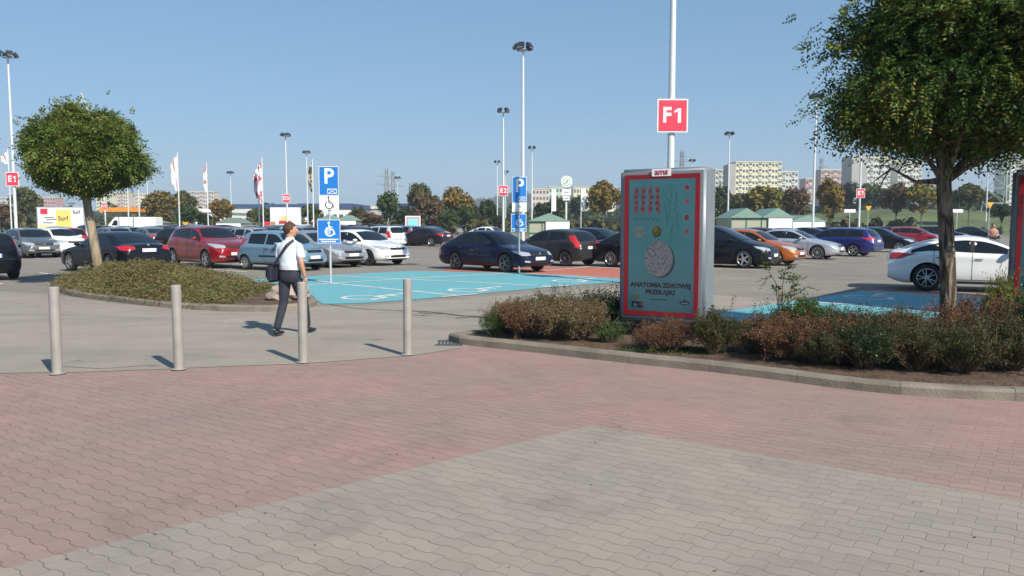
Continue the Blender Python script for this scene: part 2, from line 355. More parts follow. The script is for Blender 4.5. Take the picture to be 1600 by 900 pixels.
pl((476, 436), (517, 443), z=0.0135); pl((517, 443), (712, 462), z=0.0139); pl((510, 430.7), (868, 448), z=0.0143); pl((641, 424), (810, 426.9), z=0.0147); pl((810, 426.9), (990, 437.2), z=0.0151)
pl((690, 464.5), (745, 460), z=0.0155); pl((845, 449.5), (892, 446.5), z=0.0159)
pl((810, 427), (921, 417.5), z=0.0163); pl((921, 417.2), (1000, 421.8), z=0.0167); pl((800, 418.4), (921, 417), z=0.0171)
# white edge lines of the second blue block
for k in (0.0, 3.6, 7.2):
    a = O2 + d * (0.1 + k); line(a, a + e * 5.2, z=0.0135 + k * 0.0002)
line(O2 + e * 5.2, O2 + e * 5.2 + d * 9, z=0.0165)
def pict(c, fx, fz, s, z):
    """wheelchair pictogram painted flat: fx, fz are its right and up directions on the ground"""
    def P(a, b): q = c + fx * a * s + fz * b * s; return (q.x, q.y, z)
    arc = [(0.36 * math.cos(t), 0.36 * math.sin(t) - 0.25) for t in np.linspace(R(120), R(375), 22)]
    for k in range(len(arc) - 1):
        a, b = arc[k], arc[k + 1]; f = 0.80
        ia = (a[0] * f, (a[1] + 0.25) * f - 0.25); ib = (b[0] * f, (b[1] + 0.25) * f - 0.25)
        mb.poly([P(*a), P(*b), P(*ib), P(*ia)], M['linewhite'])
    for p, q, wd in [((-0.05, 0.42), (0.0, -0.08), 0.09), ((0.0, -0.04), (0.26, -0.04), 0.085), ((0.24, -0.02), (0.40, -0.42), 0.085), ((-0.03, 0.2), (0.24, 0.2), 0.07)]:
        p = Vector((*p, 0)); q = Vector((*q, 0)); n = Vector((-(q - p).y, (q - p).x, 0)).normalized() * wd / 2; z += 0.0003
        mb.poly([P(*(p - n).xy), P(*(q - n).xy), P(*(q + n).xy), P(*(p + n).xy)], M['linewhite'])
    z += 0.0003; mb.poly([P(-0.05 + 0.085 * math.cos(t), 0.53 + 0.085 * math.sin(t)) for t in np.linspace(0, 2 * math.pi, 12, endpoint=False)], M['linewhite'])
for q in [(590, 463.5), (748, 452), (903, 438)]: pict(gp(*q), V, U, 1.5, 0.0125)
pict(gp(1365, 463.5), V, U, 1.5, 0.0128)
# bay lines of the car rows
for (v0, v1, u0, u1, st) in [(-30.5, -25.5, 2, 24.5, 2.5), (-48, -43, 6, 66, 2.5), (-53.5, -48.6, 6, 66, 2.5), (-70, -65, 6, 86, 2.5), (-75.5, -70.6, 6, 86, 2.5), (-17.7, -12.7, 27.5, 80, 2.5), (-23.2, -18.3, 27.5, 80, 2.5)]:
    u = u0; i = 0
    while u < u1:
        line(uv(u, v0), uv(u, v1), 0.12, 0.0105); u += st; i += 1
tag(mb.build('parking_lines', fixn=False), kind='structure')
# tar seams and cracks of the road, drain
M['tar'] = mat('tar', (0.05, 0.048, 0.045), 0.7)
mb = MB()
for pts, wd in [([(622, 486), (650, 486.5), (672, 488), (700, 491), (722, 494), (748, 495), (765, 498)], 0.07), ([(515, 476), (545, 481), (575, 484), (622, 486)], 0.03), ([(655, 489), (672, 491), (690, 491)], 0.05), ([(712, 498), (735, 496), (752, 497)], 0.05), ([(640, 492), (668, 494)], 0.03), ([(70, 572), (160, 577), (240, 571)], 0.012), ([(170, 512), (330, 505), (420, 508)], 0.012)]:
    for a, b in zip(pts[:-1], pts[1:]): line(gp(*a), gp(*b), wd, 0.0095, M['tar'])
tag(mb.build('road_cracks', fixn=False), kind='structure')
o = MB(); c = gp(703, 537)
for i in range(7): o.box((c.x - 0.15 + i * 0.05, c.y, 0.012), (0.025, 0.4, 0.012), M['signback'], 0)
o.box((c.x, c.y - 0.2, 0.012), (0.38, 0.03, 0.014), M['signback']); o.box((c.x, c.y + 0.2, 0.012), (0.38, 0.03, 0.014), M['signback'])
tag(o.build('drain_grate'), 'dark iron drain grate at the left tip of the planted bed', 'drain')

# ---- kerbed beds
def smooth_loop(pts, it=2, closed=True):
    for _ in range(it):
        q = []
        for i in range(len(pts)):
            a = pts[i]; b = pts[(i + 1) % len(pts)]; q += [a * 0.75 + b * 0.25, a * 0.25 + b * 0.75]
        pts = q
    return pts
def resample(pts, step):
    out = [pts[0]]; acc = 0; n = len(pts)
    for i in range(n):
        a = pts[i]; b = pts[(i + 1) % n]; L = (b - a).length; t = step - acc
        while t <= L: out.append(a + (b - a) * (t / L)); t += step
        acc = L - (t - step)
    if (out[-1] - out[0]).length < step * 0.5: out.pop()
    return out
def kerbed(name, label_k, loop, soilname, h=0.12, wd=0.15, mound=0.0):
    pts = resample(smooth_loop(loop), 0.333); n = len(pts); cen = sum(pts, Vector()) / n
    mb = MB(); inn = []
    for i in range(n):
        a = pts[i - 1]; b = pts[(i + 1) % n]; t = (b - a).normalized(); nn = Vector((-t.y, t.x, 0))
        if nn.dot(cen - pts[i]) < 0: nn = -nn
        inn.append(pts[i] + nn * wd)
    for i in range(n):
        j = (i + 1) % n; g = 0.012 if i % 3 == 0 else 0.0
        dz = 0.004 * math.sin(i // 3 * 7.3)
        o1 = pts[i].lerp(pts[j], g); i1 = inn[i].lerp(inn[j], g); o2 = pts[j]; i2 = inn[j]
        ch = 0.025; od = lambda a, b: a.lerp(b, ch / wd)
        z = h + dz
        vs = [(o1.x, o1.y, -0.01), (o2.x, o2.y, -0.01), (o2.x, o2.y, z - 0.03), (o1.x, o1.y, z - 0.03)]
        c1 = od(o1, i1); c2 = od(o2, i2)
        vs += [(c1.x, c1.y, z), (c2.x, c2.y, z), (i2.x, i2.y, z), (i1.x, i1.y, z), (i1.x, i1.y, 0), (i2.x, i2.y, 0)]
        fs = [(0, 1, 2, 3), (3, 2, 5, 4), (4, 5, 6, 7), (7, 6, 9, 8)]
        if g: fs += [(0, 3, 4, 7, 8)]
        if (i + 1) % 3 == 0: fs += [(1, 2, 5, 6, 9)]
        mb.add(vs, fs, M['curb'])
    tag(mb.build(name, fixn=False), kind='structure')
    sb = MB(); sb.add([(cen.x, cen.y, h + mound)] + [(p.x, p.y, h - 0.035) for p in inn], [(0, i + 1, (i + 1) % n + 1) for i in range(n)], M['soil'])
    tag(sb.build(soilname), kind='structure')
    return inn, cen
front = [gp(735, 541), gp(841, 552.5), gp(981, 569), gp(1150, 586), gp(1350, 614), gp(1482, 624), gp(1600, 629), gp(1750, 634)]
bedloop = [Vector((-1.0, 11.55, 0)), gp(715, 538)] + front + [Vector((9.5, 8.5, 0)), Vector((10, 12.2, 0)), Vector((7, 12.9, 0)), Vector((3, 13.0, 0)), Vector((0.5, 12.3, 0))]
bed, bedc = kerbed('bed_kerb', '', bedloop, 'bed_soil')
isl = [gp(*q) for q in [(84, 452), (106, 463), (165, 470), (242, 480), (310, 485), (370, 487.5), (440, 488), (500, 480), (488, 466), (430, 454), (350, 441)]] + [Vector((-11, 24.6, 0)), Vector((-12.9, 22.2, 0))]
isle, isc = kerbed('island_kerb', '', isl, 'island_soil', mound=0.05)
# ================================================================= CARS
def chaikin(p, it=3):
    p = [tuple(q) for q in p]
    for _ in range(it):
        q = [p[0]]
        for a, b in zip(p[:-1], p[1:]):
            q += [(a[0] * .75 + b[0] * .25, a[1] * .75 + b[1] * .25), (a[0] * .25 + b[0] * .75, a[1] * .25 + b[1] * .75)]
        q.append(p[-1]); p = q
    return np.array(p)
# x measured from the nose backwards; every profile in metres
KIND = {
 'sedan': dict(L=4.55, W=1.78, wb=2.60, fo=0.90, r=0.325,
   top=[(0, .48), (.02, .62), (.12, .73), (.5, .84), (1.15, .95), (1.28, .99), (1.98, 1.36), (2.3, 1.44), (2.85, 1.455), (3.3, 1.40), (3.95, 1.10), (4.05, 1.07), (4.40, 1.05), (4.50, .98), (4.55, .72)],
   belt=[(0, .5), (.4, .74), (1.2, .90), (2.5, .955), (4.1, .99), (4.55, .72)], win=[(1.45, 2.42), (2.50, 3.28), (3.34, 3.72)], ws=(1.22, 2.02), rw=(3.25, 3.98), tail='wrap'),
 'saloon': dict(L=4.70, W=1.82, wb=2.72, fo=0.95, r=0.33,
   top=[(0, .46), (.02, .60), (.15, .72), (.6, .84), (1.2, .93), (1.35, .98), (2.15, 1.34), (2.5, 1.42), (2.95, 1.425), (3.4, 1.36), (4.1, 1.06), (4.2, 1.03), (4.58, 1.0), (4.66, .93), (4.70, .70)],
   belt=[(0, .48), (.4, .72), (1.2, .88), (2.5, .93), (4.2, .97), (4.70, .70)], win=[(1.5, 2.5), (2.58, 3.4), (3.46, 3.85)], ws=(1.28, 2.15), rw=(3.35, 4.12), tail='wrap'),
 'gran': dict(L=4.50, W=1.83, wb=2.81, fo=0.80, r=0.335,
   top=[(0, .48), (.02, .60), (.12, .72), (.6, .86), (1.3, .95), (1.45, .99), (2.2, 1.32), (2.6, 1.385), (3.0, 1.38), (3.6, 1.27), (4.15, 1.07), (4.28, 1.03), (4.40, 1.01), (4.47, .93), (4.50, .68)],
   belt=[(0, .5), (.4, .74), (1.3, .90), (2.6, .93), (3.8, 1.0), (4.50, .68)], win=[(1.62, 2.60), (2.68, 3.42), (3.47, 3.98)], ws=(1.38, 2.25), rw=(3.45, 4.25), tail='wrap'),
 'hatch': dict(L=4.05, W=1.72, wb=2.50, fo=0.82, r=0.31,
   top=[(0, .48), (.02, .62), (.10, .76), (.45, .88), (.95, .98), (1.08, 1.03), (1.70, 1.38), (2.0, 1.46), (2.7, 1.49), (3.4, 1.44), (3.62, 1.36), (3.90, 1.02), (4.0, .92), (4.05, .60)],
   belt=[(0, .5), (.4, .76), (1.0, .92), (2.3, .97), (3.6, 1.03), (4.05, .66)], win=[(1.22, 2.16), (2.24, 3.0), (3.06, 3.42)], ws=(1.03, 1.72), rw=(3.55, 3.93), tail='pillar'),
 'hatch3': dict(L=4.03, W=1.69, wb=2.51, fo=0.80, r=0.31,
   top=[(0, .48), (.02, .62), (.10, .76), (.45, .88), (.95, .98), (1.08, 1.03), (1.70, 1.38), (2.0, 1.46), (2.6, 1.485), (3.3, 1.44), (3.62, 1.34), (3.90, 1.02), (4.0, .92), (4.03, .60)],
   belt=[(0, .5), (.4, .76), (1.0, .92), (2.3, .97), (3.6, 1.08), (4.03, .66)], win=[(1.22, 2.36), (2.46, 3.28)], ws=(1.03, 1.72), rw=(3.50, 3.93), tail='pillar'),
 'lift': dict(L=4.48, W=1.72, wb=2.60, fo=0.86, r=0.31,
   top=[(0, .50), (.02, .64), (.10, .77), (.45, .87), (1.05, .97), (1.18, 1.01), (1.85, 1.37), (2.2, 1.45), (2.75, 1.46), (3.3, 1.40), (4.0, 1.12), (4.2, 1.06), (4.38, 1.03), (4.45, .90), (4.48, .62)],
   belt=[(0, .5), (.4, .76), (1.2, .92), (2.5, .96), (4.1, 1.0), (4.48, .66)], win=[(1.35, 2.32), (2.40, 3.2), (3.26, 3.6)], ws=(1.12, 1.9), rw=(3.25, 4.05), tail='wrap'),
 'mini': dict(L=3.32, W=1.51, wb=2.20, fo=0.62, r=0.265,
   top=[(0, .50), (.01, .64), (.06, .76), (.30, .86), (.66, .93), (.76, .98), (1.25, 1.36), (1.45, 1.42), (2.2, 1.44), (2.85, 1.41), (3.0, 1.35), (3.20, .98), (3.28, .92), (3.32, .6)],
   belt=[(0, .5), (.3, .76), (.8, .88), (2.0, .91), (3.0, .94), (3.32, .66)], win=[(.86, 1.76), (1.83, 2.66)], ws=(.70, 1.28), rw=(2.96, 3.22), tail='pillar'),
 'city': dict(L=3.56, W=1.64, wb=2.42, fo=0.58, r=0.295,
   top=[(0, .52), (.01, .66), (.07, .82), (.30, .94), (.70, 1.03), (.80, 1.07), (1.35, 1.41), (1.6, 1.475), (2.3, 1.49), (3.05, 1.45), (3.22, 1.38), (3.44, 1.02), (3.52, .92), (3.56, .6)],
   belt=[(0, .5), (.3, .8), (.9, .96), (2.0, 1.0), (3.1, 1.07), (3.56, .66)], win=[(.92, 1.80), (1.88, 2.55), (2.61, 2.98)], ws=(.74, 1.40), rw=(3.16, 3.46), tail='pillar'),
 'suv': dict(L=4.30, W=1.77, wb=2.67, fo=0.85, r=0.345,
   top=[(0, .60), (.02, .76), (.10, .90), (.45, 1.02), (1.0, 1.10), (1.15, 1.15), (1.80, 1.53), (2.1, 1.60), (2.8, 1.62), (3.6, 1.55), (3.80, 1.46), (4.10, 1.14), (4.24, 1.02), (4.30, .66)],
   belt=[(0, .6), (.4, .88), (1.1, 1.03), (2.4, 1.08), (3.7, 1.17), (4.30, .75)], win=[(1.30, 2.24), (2.32, 3.1), (3.16, 3.60)], ws=(1.10, 1.82), rw=(3.72, 4.14), tail='wrap'),
 'mpv': dict(L=4.77, W=1.85, wb=2.85, fo=0.95, r=0.34,
   top=[(0, .50), (.02, .66), (.12, .80), (.45, .93), (.90, 1.04), (1.05, 1.09), (2.0, 1.54), (2.35, 1.62), (3.1, 1.65), (4.1, 1.60), (4.3, 1.52), (4.60, 1.12), (4.70, 1.02), (4.77, .62)],
   belt=[(0, .5), (.4, .80), (1.1, .98), (2.5, 1.03), (4.2, 1.12), (4.77, .7)], win=[(1.22, 2.6), (2.68, 3.5), (3.56, 4.10)], ws=(1.02, 2.05), rw=(4.22, 4.64), tail='wrap'),
 'estate': dict(L=4.56, W=1.80, wb=2.65, fo=0.90, r=0.32,
   top=[(0, .48), (.02, .62), (.12, .75), (.5, .88), (1.05, .98), (1.18, 1.02), (1.9, 1.39), (2.2, 1.47), (3.0, 1.50), (3.95, 1.45), (4.15, 1.38), (4.42, 1.06), (4.52, .96), (4.56, .62)],
   belt=[(0, .5), (.4, .76), (1.1, .92), (2.5, .97), (4.0, 1.02), (4.56, .7)], win=[(1.35, 2.32), (2.40, 3.2), (3.26, 4.0)], ws=(1.12, 1.92), rw=(4.10, 4.46), tail='wrap'),
 'boxy': dict(L=4.45, W=1.74, wb=2.90, fo=0.72, r=0.305,
   top=[(0, .50), (.02, .66), (.08, .80), (.4, .92), (.95, 1.0), (1.08, 1.05), (1.7, 1.45), (2.0, 1.52), (3.0, 1.56), (4.1, 1.54), (4.22, 1.48), (4.38, 1.06), (4.42, .96), (4.45, .6)],
   belt=[(0, .5), (.4, .78), (1.0, .94), (2.5, .98), (4.1, 1.0), (4.45, .7)], win=[(1.22, 2.22), (2.32, 3.1), (3.2, 4.05)], ws=(1.03, 1.72), rw=(4.20, 4.39), tail='pillar'),
}
def interp(P, x): return float(np.interp(x, P[:, 0], P[:, 1]))
def body_mesh(K):
    L, W = K['L'], K['W']; top = chaikin(K['top'], 3); belt = chaikin(K['belt'], 2)
    xs = sorted(set([0, .006, .015, .03, .05, .08] + list(np.linspace(.11, L - .11, 84)) + [L - .08, L - .05, L - .03, L - .012, L]))
    secs = []
    hw = W / 2
    def wf(x):
        k = 1.0
        if x < .75: k -= .26 * (1 - x / .75) ** 2.7
        if x > L - .6: k -= .16 * ((x - L + .6) / .6) ** 2.7
        return hw * k
    def zl(x): return .19 + .10 * max(0, 1 - x / .45) ** 2 + .13 * max(0, (x - L + .5) / .5) ** 2
    for x in xs:
        w_ = wf(x); z0 = zl(x); zt = interp(top, x); zb = min(interp(belt, x), zt - .035); zb = max(zb, z0 + .08)
        zt = max(zt, zb + .03)
        pts = [(0, z0), (w_ * .5, z0), (w_ - .13, z0)]
        for s, dy in [(.03, -.085), (.09, -.045), (.18, -.02), (.3, -.004), (.42, 0), (.52, .0), (.62, -.004), (.72, -.007), (.80, -.006), (.87, -.004), (.93, -.012), (.97, -.026), (1.0, -.05)]:
            pts.append((w_ + dy, z0 + (zb - z0) * s))
        h = zt - zb; P0 = (w_ - .05, zb); cr = min(.045, h * .5) + .012
        P1 = (w_ - .05 - min(.30 * h, .20) - min(h, .1) * .25, zt - cr)
        rc = min(.55, .13 / max(h, .02)) if h > .12 else .6
        rc = min(rc, .6)
        for t in (.15, .3, .45, .6, .72, .82):
            t2 = t * (1 - rc) / .85
            pts.append((P0[0] + (P1[0] - P0[0]) * t2, P0[1] + (P1[1] - P0[1]) * t2))
        A = (P0[0] + (P1[0] - P0[0]) * (1 - rc), P0[1] + (P1[1] - P0[1]) * (1 - rc)); rb = .14
        def rf(y): return zt - cr * (y / P1[0]) ** 2
        B = (P1[0] * (1 - rb * 1.2), rf(P1[0] * (1 - rb * 1.2)))
        for t in np.linspace(0, 1, 6):
            pts.append(((1 - t) ** 2 * A[0] + 2 * t * (1 - t) * P1[0] + t * t * B[0], (1 - t) ** 2 * A[1] + 2 * t * (1 - t) * (P1[1] + .004) + t * t * B[1]))
        for t in (.75, .55, .35, .18, 0): pts.append((B[0] * t, rf(B[0] * t)))
        secs.append(pts)
    n = len(secs[0]); vs = []; ring = 2 * n - 2
    xc = K['fo'] + K['wb'] / 2
    for x, s in zip(xs, secs):
        full = s + [(-p[0], p[1]) for p in s[-2:0:-1]]
        vs += [(xc - x, p[0], p[1]) for p in full]
    fs = []
    for i in range(len(xs) - 1):
        for k in range(ring):
            fs.append((i * ring + k, i * ring + (k + 1) % ring, (i + 1) * ring + (k + 1) % ring, (i + 1) * ring + k))
    fs.append(tuple(range(ring))[::-1]); fs.append(tuple((len(xs) - 1) * ring + k for k in range(ring)))
    me = bpy.data.meshes.new('shell'); me.from_pydata(vs, [], fs)
    bm = bmesh.new(); bm.from_mesh(me); bmesh.ops.recalc_face_normals(bm, faces=bm.faces); bm.to_mesh(me)
    bvh = BVHTree.FromBMesh(bm); bm.free()
    return me, bvh, top, belt, xc
def patch(bvh, poly, view, off=0.006, rings=(1, .8, .5, .2), sub=4):
    """a thin panel whose outline (a, z) is laid on the body, seen from 'F', 'B', 'L' or 'R'"""
    pts = []
    n = len(poly)
    for i in range(n):
        a, b = poly[i], poly[(i + 1) % n]
        for k in range(sub): t = k / sub; pts.append((a[0] + (b[0] - a[0]) * t, a[1] + (b[1] - a[1]) * t))
    cx = sum(p[0] for p in pts) / len(pts); cz = sum(p[1] for p in pts) / len(pts)
    D = {'F': Vector((-1, 0, 0)), 'B': Vector((1, 0, 0)), 'L': Vector((0, -1, 0)), 'R': Vector((0, 1, 0))}[view]
    vs = []
    last = None
    for r in list(rings) + [0.0]:
        for p in (pts if r > 0 else [(cx, cz)]):
            a = cx + (p[0] - cx) * r; z = cz + (p[1] - cz) * r
            o = (Vector((0, a, z)) if view in 'FB' else Vector((a, 0, z))) - D * 6
            h = bvh.ray_cast(o, D)
            if h[0] is None:
                q = (last.copy() if last is not None else None)
                if q is None: q = Vector((0, a, z)) if view in 'FB' else Vector((a, 0, z))
                else:
                    if view in 'FB': q.y = a; q.z = z
                    else: q.x = a; q.z = z
                vs.append(q)
            else:
                nn = h[1] if h[1].dot(D) < 0 else -h[1]
                q = h[0] + nn * off; last = h[0] + nn * off; vs.append(q)
    m = len(pts); fs = []
    for i in range(len(rings) - 1):
        for k in range(m): fs.append((i * m + k, i * m + (k + 1) % m, (i + 1) * m + (k + 1) % m, (i + 1) * m + k))
    b0 = (len(rings) - 1) * m; c = len(rings) * m
    for k in range(m): fs.append((b0 + k, b0 + (k + 1) % m, c))
    return vs, fs
def strip(bvh, pts, wd, view, off=0.003, n=8):
    """a thin line laid on the body"""
    D = {'F': Vector((-1, 0, 0)), 'B': Vector((1, 0, 0)), 'L': Vector((0, -1, 0)), 'R': Vector((0, 1, 0))}[view]
    vs = []; fs = []; P = []
    for a, b in zip(pts[:-1], pts[1:]):
        for k in range(n): P.append((a[0] + (b[0] - a[0]) * k / n, a[1] + (b[1] - a[1]) * k / n))
    P.append(pts[-1]); ok = []
    for i, p in enumerate(P):
        a = P[max(0, i - 1)]; b = P[min(len(P) - 1, i + 1)]; d = Vector((b[0] - a[0], b[1] - a[1])).normalized(); nn = Vector((-d.y, d.x)) * wd / 2
        row = []
        for s in (-1, 1):
            q = (p[0] + nn.x * s, p[1] + nn.y * s); o = (Vector((0, *q)) if view in 'FB' else Vector((q[0], 0, q[1]))) - D * 6
            h = bvh.ray_cast(o, D)
            row.append(None if h[0] is None else h[0] - D * off)
        if None in row: ok.append(None); continue
        ok.append(len(vs)); vs += row
    for a, b in zip(ok[:-1], ok[1:]):
        if a is not None and b is not None: fs.append((a, a + 1, b + 1, b))
    return vs, fs
def wheel_meshes(r, style):
    t = MB(); wd = .2
    t.lathe([(r * .60, -wd / 2 + .01), (r * .70, -wd / 2 + .0), (r * .9, -wd / 2), (r * .975, -wd / 2 + .02), (r, -wd / 2 + .055), (r, wd / 2 - .055), (r * .975, wd / 2 - .02), (r * .9, wd / 2), (r * .70, wd / 2), (r * .60, wd / 2 - .01)], M['tyre'], 28, 'Y')
    rr = r * .69
    t.lathe([(rr, wd / 2 - .05), (.01, wd / 2 - .06)], M['well'], 24, 'Y'); t.lathe([(rr, -wd / 2 + .02), (.01, -wd / 2 + .02)], M['well'], 24, 'Y')
    q = MB(); al = M['alloydark'] if style.endswith('d') else M['alloy']; y = wd / 2
    q.lathe([(rr * 1.0, y - .05), (rr * 1.01, y - .002), (rr * .95, y + .003), (rr * .90, y - .012), (rr * .90, y - .05)], al, 28, 'Y')
    q.lathe([(rr * .24, y - .05), (rr * .23, y - .012), (rr * .15, y - .006), (.004, y - .006)], al, 16, 'Y')
    st = style[0]
    if st == 'h':   # hub cap
        q.lathe([(rr * .90, y - .012), (rr * .5, y + .004), (.004, y + .004)], al, 24, 'Y')
        for k in range(8):
            a = 2 * math.pi * k / 8; c = (rr * .66 * math.cos(a), y + .001, rr * .66 * math.sin(a))
            q.box(c, (rr * .26, .012, rr * .12), M['well'], 0, Matrix.Rotation(-a, 3, 'Y'))
    else:
        ns = {'5': 5, 'v': 10, 't': 10}[st]
        for k in range(ns):
            a = 2 * math.pi * k / ns
            if st == 'v': a = 2 * math.pi * (k // 2) / 5 + (.17 if k % 2 else -.17)
            wdt = {'5': .26, 'v': .10, 't': .09}[st] * rr
            r0, r1 = rr * .15, rr * .93
            ca, sa = math.cos(a), math.sin(a); b = a + (.0 if st != 'v' else (.05 if k % 2 else -.05))
            cb, sb_ = math.cos(b), math.sin(b)
            vs = []
            for (rad, wk, yy) in ((r0, 1.15, y - .012), (r1, .75, y - .004)):
                for sgn in (-1, 1):
                    cx, cz = (ca, sa) if rad == r0 else (cb, sb_)
                    vs.append((rad * cx - sgn * wdt * wk / 2 * cz, yy, rad * cz + sgn * wdt * wk / 2 * cx))
                    vs.append((rad * cx - sgn * wdt * wk / 2 * cz, yy - .03, rad * cz + sgn * wdt * wk / 2 * cx))
            q.add(vs, [(0, 2, 6, 4), (0, 4, 5, 1), (2, 3, 7, 6)], al)
    return t.mesh('tyre', 40, True), q.mesh('rim', 35, True)
_W = {}
def get_wheel(r, style):
    if (r, style) not in _W: _W[(r, style)] = wheel_meshes(r, style)
    return _W[(r, style)]
_C = {}
def car_parts(kind):
    """list of (part name, mesh) for one kind of car, in its own frame: x forward, z up, origin on the ground between the axles"""
    if kind in _C: return _C[kind]
    K = KIND[kind]; shell, bvh, top, belt, xc = body_mesh(K); L, W, r, wb = K['L'], K['W'], K['r'], K['wb']
    hw = W / 2
    cut = MB()
    for sx in (-1, 1):
        for sy in (-1, 1):
            y0, y1 = sorted((sy * (hw - .27), sy * (hw + .15))); n = 32; ra = r + .048
            vs = [(sx * wb / 2 + ra * math.cos(2 * math.pi * k / n), yy, r + .005 + ra * math.sin(2 * math.pi * k / n)) for yy in (y0, y1) for k in range(n)]
            fs = [(k, (k + 1) % n, n + (k + 1) % n, n + k) for k in range(n)] + [tuple(range(n)), tuple(range(n, 2 * n))[::-1]]
            cut.add(vs, fs, M['well'])
    shell.materials.append(M['white'])
    so = link('tmp', shell); co = cut.build('tmpc')
    md = so.modifiers.new('b', 'BOOLEAN'); md.operation = 'DIFFERENCE'; md.object = co; md.solver = 'EXACT'; md.material_mode = 'TRANSFER'
    me = eval_mods(so); bpy.data.objects.remove(so); bpy.data.objects.remove(co)
    X = lambda x: xc - x
    parts = []
    bt = MB()   # extra pieces that belong to the body panel mesh
    def zt(x): return interp(top, x)
    def zb(x): return interp(belt, x)
    # seams
    for vw in 'LR':
        wins = K['win']; dsp = [wins[0][0] - .12, (wins[0][1] + wins[1][0]) / 2]
        if len(wins) == 3: dsp.append(min(wins[1][1] + .05, xc + wb / 2 - .30 if False else wins[1][1] + .05))
        else: dsp = dsp
        zlo = .30 if kind != 'suv' else .42
        for i, dx in enumerate(dsp):
            tp = zb(dx) + (.0 if i == 0 else .03)
            xb = min(dx, xc + wb / 2 - r - .10)
            bt.add(*strip(bvh, [(X(dx), tp), (X(dx), .72), (X(xb), .5), (X(xb), zlo)], .012, vw), M['seam'])
        bt.add(*strip(bvh, [(X(dsp[0]), zlo), (X(dsp[-1] if len(wins) == 3 else dsp[1]), zlo)], .012, vw), M['seam'])
        bt.add(*strip(bvh, [(X(K['fo'] + r + .12), .235), (X(K['fo'] + wb - r - .12), .235)], .05, vw), M['black'])
        # handles
        for dx in dsp[1:]:
            bt.add(*strip(bvh, [(X(dx - .05), zb(dx) - .13), (X(dx - .22), zb(dx) - .135)], .028, vw, .02, 4), M['seam'] if kind == 'mini' else M['paintmark'])
        if kind in ('mini',): bt.add(*strip(bvh, [(X(1.0), .52), (X(2.05), .52)], .05, vw, .008), M['black'])
    # bonnet shut line and bumper lines
    bt.add(*strip(bvh, [(-.62 * hw, zt(.10) + .01), (0, zt(.10) + .02), (.62 * hw, zt(.10) + .01)], .012, 'F'), M['seam'])
    low = .06 if kind == 'suv' else 0
    for vw in 'FB':
        bt.add(*patch(bvh, [(-.62 * hw, .22 + low), (.62 * hw, .22 + low), (.58 * hw, .29 + low), (-.58 * hw, .29 + low)], vw, .006, (1, .5)), M['black'])
    if kind in ('suv',):
        for vw in 'LR': bt.add(*strip(bvh, [(X(K['fo'] + r + .1), .30), (X(K['fo'] + wb - r - .1), .30)], .14, vw, .006), M['black'])
    # tailgate/boot line
    zr = .62
    bt.add(*strip(bvh, [(-.7 * hw, zr), (.7 * hw, zr)], .012, 'B'), M['seam'])
    bm = bmesh.new(); bm.from_mesh(me)
    mats = [m for m in me.materials]
    tmp = bt.mesh(); off = len(mats); bm.from_mesh(tmp); nb = len(me.polygons)
    bm.faces.ensure_lookup_table()
    for i, f in enumerate(bm.faces):
        if i >= nb: f.material_index += off
        f.smooth = True
    me2 = bpy.data.meshes.new('car_body'); bm.to_mesh(me2); bm.free()
    for m in mats: me2.materials.append(m)
    for m in bt.mats: me2.materials.append(m)
    me2.set_sharp_from_angle(angle=R(42))
    parts.append(('body', me2))
    def P(name, vsfs, m, sharp=50):
        q = MB(); q.add(*vsfs, m, True); parts.append((name, q.mesh(name, sharp, False)))
    # windows
    def winpoly(x0, x1, inset=0.0):
        up = []; n = 10
        for k in range(n + 1):
            x = x0 + (x1 - x0) * k / n; z = zt(x) - .115; up.append((X(x), z))
        bot = [(X(x0 + (x1 - x0) * k / n), zb(x0 + (x1 - x0) * k / n) + .035) for k in range(n, -1, -1)]
        ok = [(u, b) for u, b in zip(up, bot[::-1]) if u[1] > b[1] + .015]
        if len(ok) < 3: return None
        return [u for u, b in ok] + [b for u, b in ok[::-1]]
    for vw in 'LR':
        for (x0, x1) in K['win']:
            pp = winpoly(x0, x1)
            if pp: P('side_window', patch(bvh, pp, vw, .005, (1, .7, .35), 1), M['glass'])
        ws_ = K['win']
        for a, b in zip(ws_[:-1], ws_[1:]):
            x = (a[1] + b[0]) / 2
            if kind in ('mini', 'boxy', 'hatch3'): continue
            parts[0][1]  # pillar strip stays on the body
            q = MB(); q.add(*strip(bvh, [(X(x), zb(x) + .035), (X(x), zt(x) - .115)], b[0] - a[1] + .01, vw, .0035), M['black']); parts.append(('window_pillar', q.mesh('window_pillar', 40, False)))
    x0, x1 = K['ws']; zc, zr_ = zt(x0) + .015, zt(x1) - .01
    P('windscreen', patch(bvh, [(-.80 * hw, zc + .01), (0, zc - .02), (.80 * hw, zc + .01), (.655 * hw, zr_ - .02), (0, zr_ + .015), (-.655 * hw, zr_ - .02)], 'F', .006, (1, .85, .6, .3), 6), M['glass'])
    x0, x1 = K['rw']; zr_, zc = zt(x0) - .015, zt(x1) + .01
    P('rear_window', patch(bvh, [(-.74 * hw, zc), (.74 * hw, zc), (.63 * hw, zr_ - .02), (0, zr_), (-.63 * hw, zr_ - .02)], 'B', .006, (1, .85, .6, .3), 6), M['glass'])
    # lamps
    zh = zt(.12) - .06
